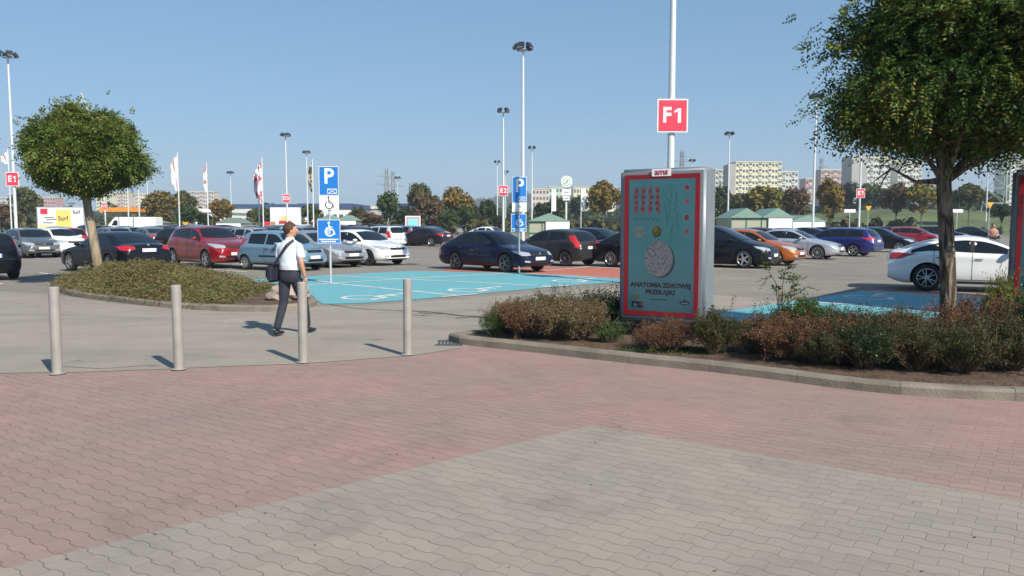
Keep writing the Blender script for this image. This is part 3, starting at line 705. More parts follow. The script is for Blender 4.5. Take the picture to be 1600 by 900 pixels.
    for s in (-1, 1):
        q = MB(); q.add(*patch(bvh, [(s * hw * .50, zh - .055), (s * hw * .50, zh + .035), (s * hw * .78, zh + .085), (s * hw * .955, zh + .115), (s * hw * .965, zh + .04), (s * hw * .84, zh - .07)], 'F', .010, (1, .8, .5, .2), 4), M['headlamp'], True)
        parts.append(('headlight', q.mesh('headlight', 50, False)))
        q = MB(); q.add(*patch(bvh, [(s * hw * .55, .36 + low), (s * hw * .78, .36 + low), (s * hw * .80, .43 + low), (s * hw * .58, .42 + low)], 'F', .008, (1, .5), 3), M['headlamp'], True)
        parts.append(('fog_lamp', q.mesh('fog_lamp', 50, False)))
        if K['tail'] == 'pillar':
            z1 = zb(L - .4) - .02; pp = [(s * hw * .78, z1 - .22), (s * hw * .955, z1 - .20), (s * hw * .93, z1 + .06), (s * hw * .85, z1 + .24), (s * hw * .76, z1 + .26), (s * hw * .77, z1)]
        else:
            z1 = min(zt(L - .12) - .12, zb(L - .5) - .03); pp = [(s * hw * .52, z1 - .03), (s * hw * .80, z1 - .09), (s * hw * .955, z1 - .06), (s * hw * .965, z1 + .055), (s * hw * .80, z1 + .085), (s * hw * .54, z1 + .06)]
        q = MB(); q.add(*patch(bvh, pp, 'B', .010, (1, .8, .5, .2), 4), M['redlamp'], True); parts.append(('taillight', q.mesh('taillight', 50, False)))
    # grille, intake, badge
    P('grille', patch(bvh, [(-hw * .44, zh - .07), (hw * .44, zh - .07), (hw * .48, zh + .02), (-hw * .48, zh + .02)], 'F', .008, (1, .7, .3), 5), M['black'])
    P('air_intake', patch(bvh, [(-hw * .46, .33 + low), (hw * .46, .33 + low), (hw * .50, .42 + low), (-hw * .50, .42 + low)], 'F', .008, (1, .6), 4), M['black'])
    for vw, zz in (('F', .49 + low), ('B', .74 if K['tail'] != 'wrap' else .80)):
        q = MB(); vs, fs = patch(bvh, [(-.26, zz - .055), (.26, zz - .055), (.26, zz + .055), (-.26, zz + .055)], vw, .012, (1, .5), 1)
        mxx = (max if vw == 'F' else min)(v.x for v in vs) + (.006 if vw == 'F' else -.006)
        sg = 1 if vw == 'F' else -1
        q.box((mxx, 0, zz), (.012, .52, .112), M['plate']); q.box((mxx + sg * .0065, sg * -.24 * -1, zz), (.003, .04, .11), M['eublue'])
        parts.append(('license_plate', q.mesh('license_plate', 40, True)))
        b = MB(); h = bvh.ray_cast(Vector((sg * 6, 0, zh + .0 if vw == 'F' else zz + .17)), Vector((-sg, 0, 0)))
        if h[0]:
            b.lathe([(.045, -.008), (.045, .008), (.001, .012)], M['chrome'], 14, 'Y')
            b.v = [(h[0].x + sg * (v[1] + .012), v[0], v[2] + h[0].z) for v in b.v]; parts.append(('badge', b.mesh('badge', 40, True)))
    # mirrors
    xm = K['win'][0][0] + .22
    for s in (-1, 1):
        q = MB(); zz = zb(xm) + .05; h = bvh.ray_cast(Vector((X(xm), s * 3, zz - .02)), Vector((0, -s, 0))); y = h[0].y if h[0] else s * hw
        prof = [(-.075, .5), (-.05, .9), (0, 1), (.05, .92), (.085, .4)]
        vs = []; fs = []; n = 10
        for i, (dx, k) in enumerate(prof):
            for j in range(n):
                a = 2 * math.pi * j / n; vs.append((X(xm) + dx, y + s * (.12 + .095 * k * math.cos(a)), zz + .03 + .065 * k * math.sin(a)))
        for i in range(len(prof) - 1):
            for j in range(n): fs.append((i * n + j, i * n + (j + 1) % n, (i + 1) * n + (j + 1) % n, (i + 1) * n + j))
        fs += [tuple(range(n)), tuple(range((len(prof) - 1) * n, len(prof) * n))[::-1]]
        q.add(vs, fs, M['white'], True); q.box((X(xm), y + s * .02, zz - .01), (.05, .10, .03), M['black'])
        parts.append(('wing_mirror', q.mesh('wing_mirror', 60, True)))
    _C[kind] = (parts, K)
    return _C[kind]
M['paintmark'] = mat('door_handle', (0.12, 0.12, 0.125), 0.35, 0.5)
def spawn_car(kind, col, pos, heading, label, group=None, style='5', cat='car', detail=2, name='parked_car', darkbumper=False, metal=0.35):
    parts, K = car_parts(kind); pm = paint(col, metal)
    root = empty(name, (pos[0], pos[1], 0.01), math.atan2(heading[1], heading[0]), label, cat, group)
    skip = () if detail == 2 else (('badge', 'fog_lamp', 'window_pillar') if detail == 1 else ('badge', 'fog_lamp', 'window_pillar', 'air_intake', 'wing_mirror', 'grille'))
    for nm, me in parts:
        if nm in skip: continue
        o = link(nm, me, root)
        if nm in ('body', 'wing_mirror'):
            o.material_slots[0].link = 'OBJECT'; o.material_slots[0].material = pm
    t, q = get_wheel(K['r'], style)
    for sx in (1, -1):
        for sy in (1, -1):
            w_ = link('wheel', t, root, (sx * K['wb'] / 2, sy * (K['W'] / 2 - .115), K['r']))
            if sy < 0: w_.rotation_euler = (0, 0, math.pi)
            link('rim', q, w_)
    return root
C_NAVY = (0.010, 0.014, 0.055); C_BLACK = (0.010, 0.012, 0.018); C_DGREY = (0.045, 0.048, 0.052); C_SILVER = (0.36, 0.39, 0.42)
C_WHITE = (0.80, 0.81, 0.82); C_RED = (0.30, 0.012, 0.02); C_LBLUE = (0.15, 0.26, 0.36); C_ORANGE = (0.46, 0.12, 0.02); C_BLUE = (0.018, 0.022, 0.16)
C_GREY = (0.13, 0.145, 0.155)
def place(kind, col, wheel_px, which, heading, label, **kw):
    """which: 'FL','FR','RL','RR' - the wheel whose contact point is at the pixel"""
    K = KIND[kind]; h = Vector((heading[0], heading[1], 0)).normalized(); l = Vector((-h.y, h.x, 0)); p = gp(*wheel_px)
    sx = 1 if which[0] == 'F' else -1; sy = 1 if which[1] == 'L' else -1
    c = p - h * (sx * K['wb'] / 2) - l * (sy * (K['W'] / 2 - .1))
    return spawn_car(kind, col, c, h, label, **kw)
Vh = (V.x, V.y); Vb = (-V.x, -V.y)
def rot(h, deg): a = math.atan2(h[1], h[0]) + R(deg); return (math.cos(a), math.sin(a))
# --- the cars one can name
place('gran', C_WHITE, (1447, 455), 'RR', (.905, -.425), 'white coupe-like saloon crossing behind the right tree trunk', style='v', name='parked_car', metal=0.0)
place('sedan', C_NAVY, (713, 421.6), 'RR', rot(Vh, -3), 'dark navy saloon on the red painted strip behind the second blue sign', style='5d')
place('hatch3', C_DGREY, (884, 416.5), 'RL', Vb, 'charcoal three-door hatchback seen from behind, between the navy saloon and the poster panel', style='td')
place('estate', C_NAVY, (955, 403), 'FR', Vh, 'dark blue estate whose roof shows above the charcoal hatchback', style='5')
place('sedan', C_BLACK, (955, 417.5), 'RR', Vh, 'black saloon half hidden behind the poster panel', style='t')
place('mpv', (0.008, 0.010, 0.022), (1162, 419.5), 'FR', rot(Vh, 8), 'black people carrier just right of the poster panel', style='5')
place('hatch', C_ORANGE, (1231, 413), 'FL', rot(Vh, 4), 'orange hatchback between the black people carrier and a silver saloon', style='5')
place('sedan', (0.42, 0.45, 0.50), (1277, 405.8), 'FR', rot(Vh, 6), 'silver saloon between the orange hatchback and the bright blue estate', style='t')
place('estate', C_BLUE, (1333, 401), 'RL', Vb, 'bright blue estate seen from behind, right of the silver saloon', style='5')
place('hatch', (0.014, 0.02, 0.035), (1404, 394.5), 'FR', rot(Vh, 6), 'dark blue-grey hatchback behind the tail of the white saloon', style='5')
place('hatch', (0.36, 0.015, 0.035), (1455, 386), 'FR', rot(Vh, 6), 'red hatchback in the right row behind the white saloon', style='5')
place('estate', (0.012, 0.02, 0.05), (1497, 381), 'FR', rot(Vh, 6), 'dark navy estate left of the right tree trunk, beyond the red hatchback', style='5')
place('sedan', (0.010, 0.014, 0.026), (1545, 377), 'FR', rot(Vh, 6), 'blackish saloon over the roof of the white saloon, right of the trunk', style='5')
place('suv', C_RED, (324, 419.3), 'FR', rot(Vh, 0), 'dark red crossover left of the pale blue small car', style='5')
place('mini', C_LBLUE, (385, 421.5), 'RR', rot(Vh, 12), 'pale blue small three-door car behind the walking man', style='h', metal=0.2)
place('saloon', (0.28, 0.30, 0.33), (503, 418.5), 'FR', rot(Vh, 4), 'silver grey saloon behind the first blue parking sign', style='v')
place('lift', C_WHITE, (578, 415.2), 'FR', rot(Vh, 4), 'white liftback facing the blue bays', style='5d', metal=0.0)
place('saloon', (0.010, 0.013, 0.022), (112, 424), 'FL', rot(Vb, 6), 'black saloon seen from behind, under the round tree', style='5')
place('hatch', C_BLACK, (22, 436), 'RR', rot(Vb, 2), 'black hatchback tail at the left edge of the picture', style='5')
place('hatch', (0.11, 0.125, 0.135), (35, 403.5), 'FR', Vh, 'grey hatchback facing us below the E1 sign', style='h')
place('city', C_WHITE, (88, 402), 'FR', rot(Vh, 10), 'small white hatchback below the yellow poster board', style='h', metal=0.0)
place('hatch', C_BLACK, (250, 397), 'RR', rot(Vh, 8), 'black hatchback behind the red crossover', style='td')
place('lift', (0.40, 0.42, 0.44), (210, 382.5), 'FR', rot(Vh, 8), 'silver liftback with pale bonnet in front of the white van', style='h', detail=1)
place('hatch', (0.22, 0.25, 0.27), (246, 382), 'FR', rot(Vh, 12), 'grey-green hatchback right of the silver liftback', style='h', detail=1)
place('hatch', C_SILVER, (408, 397), 'FR', rot(Vh, 10), 'silver-blue hatchback behind the pale blue small car', style='h', detail=1)
place('boxy', (0.55, 0.58, 0.60), (598, 388), 'RL', Vb, 'white boxy estate seen from behind, above the white liftback', style='h', metal=0.0, detail=1)
place('saloon', (0.025, 0.026, 0.038), (674, 385), 'RL', rot(Vb, 14), 'dark plum saloon with bright rear lamps, far side of the aisle', style='5', detail=1)
place('hatch', (0.03, 0.035, 0.05), (648, 383), 'RL', rot(Vb, 10), 'dark hatchback half hidden left of the plum saloon', style='5', detail=1)
place('hatch', (0.42, 0.45, 0.47), (712, 366.5), 'FL', (-1, 0.1), 'silver hatchback alone in the far aisle above the plum saloon', style='h', detail=1)
place('lift', C_WHITE, (742, 380), 'RR', rot(Vh, 10), 'white liftback whose roof shows above the navy saloon', style='h', metal=0.0, detail=1)
# --- filler rows seen as roofs between and behind them
names = {C_NAVY: 'navy', C_BLACK: 'black', C_DGREY: 'charcoal', C_SILVER: 'silver', C_WHITE: 'white', C_RED: 'red', C_LBLUE: 'pale blue', C_GREY: 'grey', C_BLUE: 'bright blue', (0.10, 0.012, 0.02): 'maroon', (0.03, 0.05, 0.045): 'dark green'}
tn = {'sedan': 'saloon', 'saloon': 'long saloon', 'hatch': 'hatchback', 'lift': 'liftback', 'suv': 'crossover', 'mpv': 'people carrier', 'estate': 'estate', 'city': 'small car', 'boxy': 'boxy estate', 'hatch3': 'three-door'}
marks = [(20, 'the E1 sign'), (95, 'the yellow poster board'), (145, 'the leaning tree trunk'), (215, 'the white van'), (285, 'the white flag'), (345, 'the left kiosk'), (405, 'the red-white flags'), (450, 'the D2 sign'), (515, 'the first blue sign'), (575, 'the brown thicket'), (640, 'the far poster panel'), (690, 'the brown tree'), (790, 'the E2 sign'), (1010, 'the F1 sign'), (1180, 'the green glasshouses'), (1343, 'the E3 sign'), (1450, 'the yellow tree')]
rr = random.Random(21); cols = list(names); wts = [5, 7, 6, 8, 3, 3, 2, 6, 1, 3, 2]; seen = set()
rows = [('second', -50.5, 17, 46, Vb), ('third', -67.2, 26, 62, Vh), ('fourth', -72.6, 24, 66, Vb), ('fifth', -89, 34, 78, Vh), ('sixth', -94.5, 36, 82, Vb), ('first', -45.3, 27.5, 36, Vh), ('back right', -21.3, 40, 72, Vb)]
for rn, v, u0, u1, hd in rows:
    lst = []; u = u0
    while u < u1:
        if rr.random() < .90 and not (rn == 'third' and u < 31): lst.append((u, rr.choice([k for k in tn if k != 'mpv' or rn != 'back right']), rr.choices(cols, wts)[0], rr.uniform(-.5, .5)))
        u += 2.55
    for i, (u, k, c, dv) in enumerate(lst):
        if rn == 'back right': c = rr.choice([C_BLACK, C_NAVY, C_DGREY]); k = rr.choice(['sedan', 'hatch', 'lift'])
        p = uv(u + rr.uniform(-.1, .1), v + dv); px = 800 + 1250 * p.x / p.y
        if px < -40 or px > 1640 or (690 < px < 830 and rn != 'back right'): continue
        mk = min(marks, key=lambda q: abs(q[0] - px))[1]
        a = names[lst[i - 1][2]] + ' ' + tn[lst[i - 1][1]] if i else 'the row end'
        bb = names[lst[i + 1][2]] + ' ' + tn[lst[i + 1][1]] if i < len(lst) - 1 else 'the row end'
        if rn == 'back right': lab = '%s %s in the dark back row near %s' % (names[c], tn[k], mk)
        else: lab = '%s %s in the %s row near %s' % (names[c], tn[k], rn, mk)
        if lab in seen: lab = '%s %s, %s row, right of a %s near %s' % (names[c], tn[k], rn, a, mk)
        seen.add(lab)
        spawn_car(k, c, p, rot(hd, rr.uniform(-2, 2)), lab, group='cars parked in the far rows', style=rr.choice(['5', 'h', 't']), detail=0, metal=0.0 if c == C_WHITE else .35)
# ================================================================= FOLIAGE
def quads_mesh(name, C, A, B, m, lens=1.0):
    """diamond leaves: centre C, half length vectors A, half width vectors B (n,3 arrays)"""
    n = len(C); P = np.empty((n, 4, 3)); P[:, 0] = C - A; P[:, 1] = C + B - A * .1; P[:, 2] = C + A; P[:, 3] = C - B - A * .1
    me = bpy.data.meshes.new(name); me.vertices.add(4 * n); me.loops.add(4 * n); me.polygons.add(n)
    me.vertices.foreach_set('co', P.reshape(-1)); me.loops.foreach_set('vertex_index', np.arange(4 * n, dtype=np.int32))
    me.polygons.foreach_set('loop_start', np.arange(0, 4 * n, 4, dtype=np.int32)); me.polygons.foreach_set('loop_total', np.full(n, 4, dtype=np.int32))
    me.materials.append(m); me.update(calc_edges=True); return me
def unit(a): return a / np.maximum(np.linalg.norm(a, axis=1, keepdims=True), 1e-9)
def rnd(n, g=rng): return unit(g.normal(size=(n, 3)))
def compound(P, D, length, npair, ll, lw, g=rng):
    """pinnate leaves at points P growing along D -> arrays of leaflets"""
    n = len(P); up = np.tile([0, 0, 1.0], (n, 1)) + .5 * g.normal(size=(n, 3)); S = unit(np.cross(D, up)); Nn = unit(np.cross(S, D))
    Cs, As, Bs = [], [], []
    for i in range(npair + 1):
        t = (i + .6) / (npair + .6); dro = np.array([[0, 0, -1.0]]) * (length * .35 * t * t)[:, None]
        q = P + D * (length * t)[:, None]
        q = q + dro
        if i == npair: lst = [D]
        else: lst = [unit(S + .35 * D - .25 * Nn), unit(-S + .35 * D - .25 * Nn)]
        for d_ in lst:
            d2 = unit(d_ + .18 * g.normal(size=(n, 3))); k = ll * (.8 + .4 * g.random((n, 1)))
            Cs.append(q + d2 * k * .55); As.append(d2 * k * .5); Bs.append(unit(np.cross(d2, Nn + .3 * g.normal(size=(n, 3)))) * lw * .5)
    return np.concatenate(Cs), np.concatenate(As), np.concatenate(Bs)
def branchy_trunk(mb, base, top, r0, r1, limbs, m, g, lean=0.0, bark=0.0):
    n = 14; pts = []; rad = []
    for i in range(n + 1):
        t = i / n; p = Vector(base).lerp(Vector(top), t) + Vector((math.sin(t * 5) * .02, math.cos(t * 4) * .02, 0)); pts.append(p)
        rad.append(r0 + (r1 - r0) * t + (r0 * .45 * max(0, 1 - t * 9) if t < .12 else 0))
    mb.tube(pts, rad, m, 20)
    for e, r in limbs:
        s = Vector(top) - Vector((0, 0, .12)); e = Vector(e); mid = s.lerp(e, .5) + Vector(g.normal(size=3) * .08) + Vector((0, 0, -.04))
        q = [s, s.lerp(mid, .5), mid, mid.lerp(e, .5), e]; mb.tube(q, [r1 * .75, r, r * .75, r * .5, r * .2], m, 8)
        for _ in range(4):
            a = mid.lerp(e, g.random()); bq = a + Vector(g.normal(size=3) * .45); mb.tube([a, a.lerp(bq, .5) + Vector((0, 0, .04)), bq], [r * .4, r * .25, r * .08], m, 5)
def barkmat(name, c1, c2, sc=(9, 9, 1.3)):
    m = bpy.data.materials.new(name); m.use_nodes = True; nt = m.node_tree; b = nt.nodes['Principled BSDF']; L = nt.links.new
    tc = N(m, 'ShaderNodeTexCoord'); mp = N(m, 'ShaderNodeMapping'); mp.inputs['Scale'].default_value = sc; L(tc.outputs['Object'], mp.inputs[0])
    no = N(m, 'ShaderNodeTexNoise'); no.inputs['Scale'].default_value = 2.2; no.inputs['Detail'].default_value = 7; no.inputs['Distortion'].default_value = .8; L(mp.outputs[0], no.inputs['Vector'])
    cr = N(m, 'ShaderNodeValToRGB'); cr.color_ramp.elements[0].position = .42; cr.color_ramp.elements[0].color = (*c1, 1); cr.color_ramp.elements[1].position = .6; cr.color_ramp.elements[1].color = (*c2, 1)
    L(no.outputs[0], cr.inputs[0]); L(cr.outputs[0], b.inputs['Base Color']); b.inputs['Roughness'].default_value = .95
    bp = N(m, 'ShaderNodeBump'); bp.inputs['Strength'].default_value = 1.0; bp.inputs['Distance'].default_value = .04; L(no.outputs[0], bp.inputs['Height']); L(bp.outputs[0], b.inputs['Normal'])
    return m
M['bark'] = barkmat('robinia_bark', (0.05, 0.037, 0.028), (0.24, 0.195, 0.145))
M['barkpale'] = barkmat('pale_bark', (0.20, 0.155, 0.11), (0.33, 0.27, 0.20), (4, 4, 1))
M['barkfar'] = mat('bark_far', (0.10, 0.08, 0.06), 0.9)
M['leaf_r'] = leafmat('robinia_leaf', [(0.028, 0.07, 0.018), (0.055, 0.12, 0.025), (0.11, 0.17, 0.032), (0.24, 0.22, 0.045)], .35)
M['leaf_l'] = leafmat('round_tree_leaf', [(0.055, 0.12, 0.02), (0.095, 0.155, 0.028), (0.15, 0.19, 0.04), (0.20, 0.19, 0.05)], .3)
def globe_tree(name, base, top, r0, r1, cen, rad, label, nclump, per, ll, lw, length, npair, lm, bm_, seed, flat=.62, bot=.66, dome=.12):
    g = np.random.default_rng(seed); root = empty(name, tuple(base), 0, label, 'tree'); b0 = Vector(base)
    cen = Vector(cen) - b0; topv = Vector(top) - b0
    C = []; D = []
    limbs = []
    for i in range(nclump):
        d = rnd(1, g)[0]
        k = g.random() ** .38; noise = 1 + .15 * math.sin(3.1 * d[0] + seed) * math.cos(2.7 * d[1] + 2 * d[2]) + .045 * g.normal()
        p = np.array(cen) + d * np.array(rad) * k * noise * np.array([1, 1, 1]) * (1.16 if d[2] < -.1 else 1)
        cr = .135 * np.mean(rad) * (.7 + .9 * g.random()); n = int(per * (.5 + 1.0 * g.random()))
        o = g.normal(size=(n, 3)) * cr * np.array([1, 1, flat])
        q = p + o; rr_ = np.hypot(q[:, 0] - cen.x, q[:, 1] - cen.y) / rad[0]; q[:, 2] = np.maximum(q[:, 2], cen.z - rad[2] * (bot - dome * np.minimum(rr_, 1.2) + .11 * g.normal(size=n)))
        C.append(q); out = unit(np.tile(d, (n, 1)) + .9 * g.normal(size=(n, 3)) + np.array([0, 0, -.25])); D.append(out)
        if i % 16 == 0: limbs.append((tuple(p * .8 + np.array(topv) * .2), r1 * .38))
    C = np.concatenate(C); D = np.concatenate(D); Ln = length * (.7 + .5 * g.random(len(C)))
    a, b, c = compound(C, D, Ln, npair, ll, lw, g)
    link('crown', quads_mesh('crown', a, b, c, lm), root)
    mb = MB(); branchy_trunk(mb, (0, 0, -.1), tuple(topv), r0, r1, limbs, bm_, g); mb.build('trunk', root, sharp=80)
    return root
# big tree on the right
D1 = 10.3
b1 = at(1481, 560, D1); b1.z = 0.08
t1 = at(1476, 268, D1 - .02)
c1 = at(1490, 120, D1)
globe_tree('robinia_tree', b1, t1, .105, .085, (c1.x + .30, D1, 3.55), (1.24, 1.24, 1.9), 'tall dark green tree with furrowed trunk in the right planted bed, cut by the frame', 150, 300, .056, .030, .20, 5, M['leaf_r'], M['bark'], 5, .62, .22, .02)
# round tree on the left island
p0 = gp(156, 447); D2 = p0.y
t2 = at(136, 305, D2 + .1)
globe_tree('globe_tree', p0 + Vector((0, 0, .1)), t2, .13, .10, (at(132, 235, D2).x, D2, at(132, 240, D2).z), (1.16, 1.16, .98), 'round-headed tree with a pale leaning trunk on the kerbed island', 150, 220, .08, .042, .20, 4, M['leaf_l'], M['barkpale'], 11, .7, .84, .32)

def blob_leaves(n, rad, leaf, seed, clumps=26, flat=1.0, bias=.45, col=None, taper=0.0):
    g = np.random.default_rng(seed); P = []; Nn = []
    for i in range(clumps):
        d = rnd(1, g)[0]; d[2] = abs(d[2]) if g.random() < .65 else d[2]
        k = g.random() ** bias * .82; p = d * np.array(rad) * k; cr = np.mean(rad) * (.20 + .22 * g.random())
        m_ = n // clumps; o = rnd(m_, g) * (g.random((m_, 1)) ** .4) * cr; P.append(p + o); Nn.append(unit(o + .6 * rnd(m_, g) * cr))
    P = np.concatenate(P); A = rnd(len(P), g); Nn = np.concatenate(Nn); A = unit(np.cross(A, Nn)); B = np.cross(A, Nn)
    s = leaf * (.6 + .8 * g.random((len(P), 1)))
    if taper: P[:, :2] *= (1 - taper * np.clip((P[:, 2:3] + rad[2]) / (2 * rad[2]), 0, 1))
    return P, A * s, B * s * .7
FC = {
 'green': [(0.025, 0.05, 0.014), (0.045, 0.08, 0.02), (0.07, 0.11, 0.028)],
 'dark': [(0.015, 0.035, 0.014), (0.028, 0.052, 0.018), (0.045, 0.07, 0.025)],
 'yellow': [(0.07, 0.09, 0.018), (0.15, 0.14, 0.025), (0.24, 0.18, 0.03)],
 'golden': [(0.06, 0.07, 0.016), (0.16, 0.12, 0.025), (0.26, 0.15, 0.03)],
 'brown': [(0.07, 0.055, 0.03), (0.12, 0.08, 0.045), (0.16, 0.10, 0.055)],
 'olive': [(0.045, 0.06, 0.018), (0.08, 0.09, 0.025), (0.12, 0.115, 0.035)],
}
FM = {k: leafmat('foliage_' + k, v, .2, .7) for k, v in FC.items()}
TV = []
for s in range(5):
    a = blob_leaves(3600, (1, 1, 1.05), .085, 100 + s, clumps=30 + 4 * s); TV.append(a)
_tm = {}
def tree_mesh(v, ck):
    if (v, ck) not in _tm: _tm[(v, ck)] = quads_mesh('crown', *TV[v], FM[ck])
    return _tm[(v, ck)]
_tr = {}
def far_tree(px, wpx, ytop, ybot, Y, ck, label, trunk=True, v=None, group=None, name='tree', slim=1.0):
    v = rng.integers(0, 5) if v is None else v
    pt = at(px, ytop, Y); pb = at(px, ybot, Y); rx = wpx / 2 * Y / 1250; hz = (pt.z - pb.z) / 2; zc = (pt.z + pb.z) / 2
    root = empty(name, (pt.x, Y, 0), 0, label, 'tree', group)
    o = link('crown', tree_mesh(int(v), ck), root, (0, 0, zc)); o.scale = (rx, rx, hz * .97); o.rotation_euler = (0, 0, rng.random() * 6)
    zb = 0
    if 'm' not in _tr:
        mb = MB(); mb.tube([(0, 0, 0), (.02, 0, .35), (0, .02, .7), (.01, 0, 1)], [.9, .6, .5, .3], M['barkfar'], 8)
        for k in range(5):
            a = k * 1.26; mb.tube([(0, 0, .66 + .05 * k), (3.5 * math.cos(a), 3.5 * math.sin(a), .85 + .04 * k)], [.22, .08], M['barkfar'], 5)
        _tr['m'] = mb.mesh('trunk', 60, True)
    t = link('trunk', _tr['m'], root); r = max(.05, rx * .055); t.scale = (r, r, max(zc, .5))
    return root
def far_trees(lst, group=None):
    for q in lst: far_tree(*q, group=group)
# ================================================================= SHRUBS of the right bed
SH = {
 'dead': leafmat('dead_shrub', [(0.07, 0.032, 0.02), (0.13, 0.060, 0.032), (0.17, 0.085, 0.042), (0.22, 0.13, 0.07)], .15, .8),
 'dry': leafmat('dry_shrub', [(0.09, 0.065, 0.035), (0.16, 0.115, 0.06), (0.22, 0.165, 0.09), (0.12, 0.13, 0.05)], .2, .8),
 'mixed': leafmat('mixed_shrub', [(0.022, 0.04, 0.014), (0.045, 0.06, 0.018), (0.075, 0.075, 0.028), (0.12, 0.06, 0.03)], .2, .7),
 'green': leafmat('green_shrub', [(0.035, 0.075, 0.02), (0.06, 0.11, 0.025), (0.10, 0.15, 0.04)], .3, .5),
 'dark': leafmat('dark_shrub', [(0.012, 0.028, 0.012), (0.022, 0.045, 0.016), (0.035, 0.06, 0.02)], .2, .4),
 'lime': leafmat('yellow_green_shrub', [(0.08, 0.11, 0.02), (0.16, 0.18, 0.03), (0.26, 0.23, 0.04)], .35, .5),
}
M['twig'] = mat('twigs', (0.10, 0.07, 0.045), 0.9, var=.3, vscale=8)
def shrub_mesh(kind, seed, n=5200, leaf=.013):
    n = int(n * 2.6); leaf *= 1.2
    g = np.random.default_rng(seed); tips = []
    mb = MB()
    for i in range(70):
        a = g.random() * 6.28; ln = .75 + .3 * g.random(); sp = .85 * g.random() ** .6
        b = Vector((math.cos(a) * .12 * g.random(), math.sin(a) * .12, 0)); e = Vector((math.cos(a) * sp, math.sin(a) * sp, ln * (1 - .35 * sp)))
        m_ = b.lerp(e, .5) + Vector(g.normal(size=3) * .05); mb.tube([b, m_, e], [.010, .006, .003], M['twig'], 3, cap=False, smooth=False)
        for k in range(3):
            s = m_.lerp(e, g.random()); q = s + Vector(g.normal(size=3) * .16) + Vector((0, 0, .05)); mb.tube([s, q], [.004, .002], M['twig'], 3, cap=False, smooth=False); tips.append((s, q))
        tips.append((m_, e))
    P = []; Dd = []
    for i in range(n):
        s, q = tips[g.integers(0, len(tips))]; t = g.random() ** .6; p = s.lerp(q, t) + Vector(g.normal(size=3) * .045); P.append(p); Dd.append((q - s).normalized())
    P = np.array(P); P[:, 2] = np.abs(P[:, 2]); D = unit(np.array(Dd) + .9 * rnd(n, g)); W = unit(np.cross(D, rnd(n, g))); s = leaf * (.7 + .8 * g.random((n, 1)))
    return mb.mesh('stems', None, False), quads_mesh('leaves', P, D * s, W * s * .55, SH[kind])
_sh = {}
def shrub(kind, px, py, Y, rx, h, label, seed=None, name='shrub', ry=None, leaf=.013, n=5200, z=0.085):
    v = (seed or 0) % 3; k = (kind, v, leaf, n)
    if k not in _sh: _sh[k] = shrub_mesh(kind, 300 + v + len(_sh), n, leaf)
    st, lv = _sh[k]; X = (px - 800) / 1250 * Y
    root = empty(name, (X, Y, z), 0, label, 'shrub')
    for nm, me in (('stems', st), ('leaves', lv)):
        o = link(nm, me, root); o.scale = (rx * 1.32, (ry or rx) * 1.3, h * 1.0); o.rotation_euler = (0, 0, (seed or 0) * 1.37)
    return root
S = shrub
S('green', 772, 0, 11.3, .22, .36, 'small fresh green shrub at the left tip of the planted bed', 1)
S('dry', 795, 0, 11.6, .38, .50, 'loose brown-green shrub behind the small green one at the left tip', 2)
S('dead', 822, 0, 11.2, .42, .55, 'reddish brown dried shrub, second from the left tip of the bed', 0)
S('dry', 868, 0, 11.0, .46, .58, 'widest straw-brown dried shrub in the left part of the bed', 4, n=6400)
S('dry', 908, 0, 10.9, .40, .60, 'upright tan dried shrub left of the dark green one', 2)
S('mixed', 850, 0, 11.9, .45, .60, 'green-tipped shrub showing behind the straw-brown ones', 1)
S('dark', 945, 0, 11.7, .36, .64, 'nearly black evergreen shrub left of the poster panel', 1, leaf=.016)
S('green', 955, 0, 10.7, .22, .28, 'low dark green leafy plant at the foot of the poster panel', 2, leaf=.022, n=2200)
S('dead', 1046, 0, 9.95, .42, .42, 'low brown withered shrub in front of the poster panel', 1)
S('dead', 1012, 0, 10.15, .2, .26, 'wispy brown twigs under the left part of the poster panel', 2, n=1500)
S('mixed', 1118, 0, 9.7, .26, .56, 'greenish shrub with pale tips at the right foot of the poster panel', 2, leaf=.018)
S('mixed', 1200, 0, 9.9, .34, .52, 'grey-green shrub left of the leafy sucker shoot', 0)
S('dead', 1240, 0, 9.3, .48, .54, 'dark red-brown shrub below the leafy sucker shoot', 1, n=6400)
S('green', 1255, 0, 10.2, .36, .66, 'bright green bush at the base of the sucker shoot', 0, leaf=.018)
S('mixed', 1318, 0, 9.9, .46, .56, 'olive shrub right of the bright green bush', 2, n=6400)
S('dead', 1330, 0, 9.1, .44, .50, 'rusty shrub in the front of the bed, right of the dark red-brown one', 2)
S('dark', 1352, 0, 8.75, .40, .50, 'dark evergreen shrub close to the kerb, right of the rusty one', 0, leaf=.014, n=6400)
S('mixed', 1395, 0, 9.3, .42, .56, 'mottled shrub left of the big tree trunk', 1)
S('dead', 1425, 0, 9.9, .40, .58, 'pinkish brown shrub behind the mottled one, left of the trunk', 0)
S('mixed', 1440, 0, 8.6, .42, .52, 'dark green shrub at the kerb in front of the big trunk', 2)
S('mixed', 1508, 0, 8.5, .46, .54, 'broad olive shrub at the kerb, right of the big trunk', 0, n=6400)
S('dead', 1535, 0, 9.5, .50, .72, 'tall red-brown shrub between the big trunk and the right poster panel', 1, n=6400)
S('mixed', 1585, 0, 8.6, .46, .62, 'dark shrub at the right edge of the bed, near the kerb', 1, n=6400)
S('lime', 1566, 0, 10.6, .20, 1.0, 'upright yellow-green shrub left of the right poster panel', 2, leaf=.022, n=1500)
S('lime', 1600, 0, 9.9, .34, .80, 'yellow-green flowering shrub at the foot of the right poster panel', 0, leaf=.020, n=2600)
S('dark', 1625, 0, 9.2, .42, .76, 'dark leafy shrub cut by the right edge of the picture', 2, leaf=.018)
S('mixed', 1290, 0, 9.0, .40, .44, 'low olive shrub in the front of the bed below the bright green bush', 1)
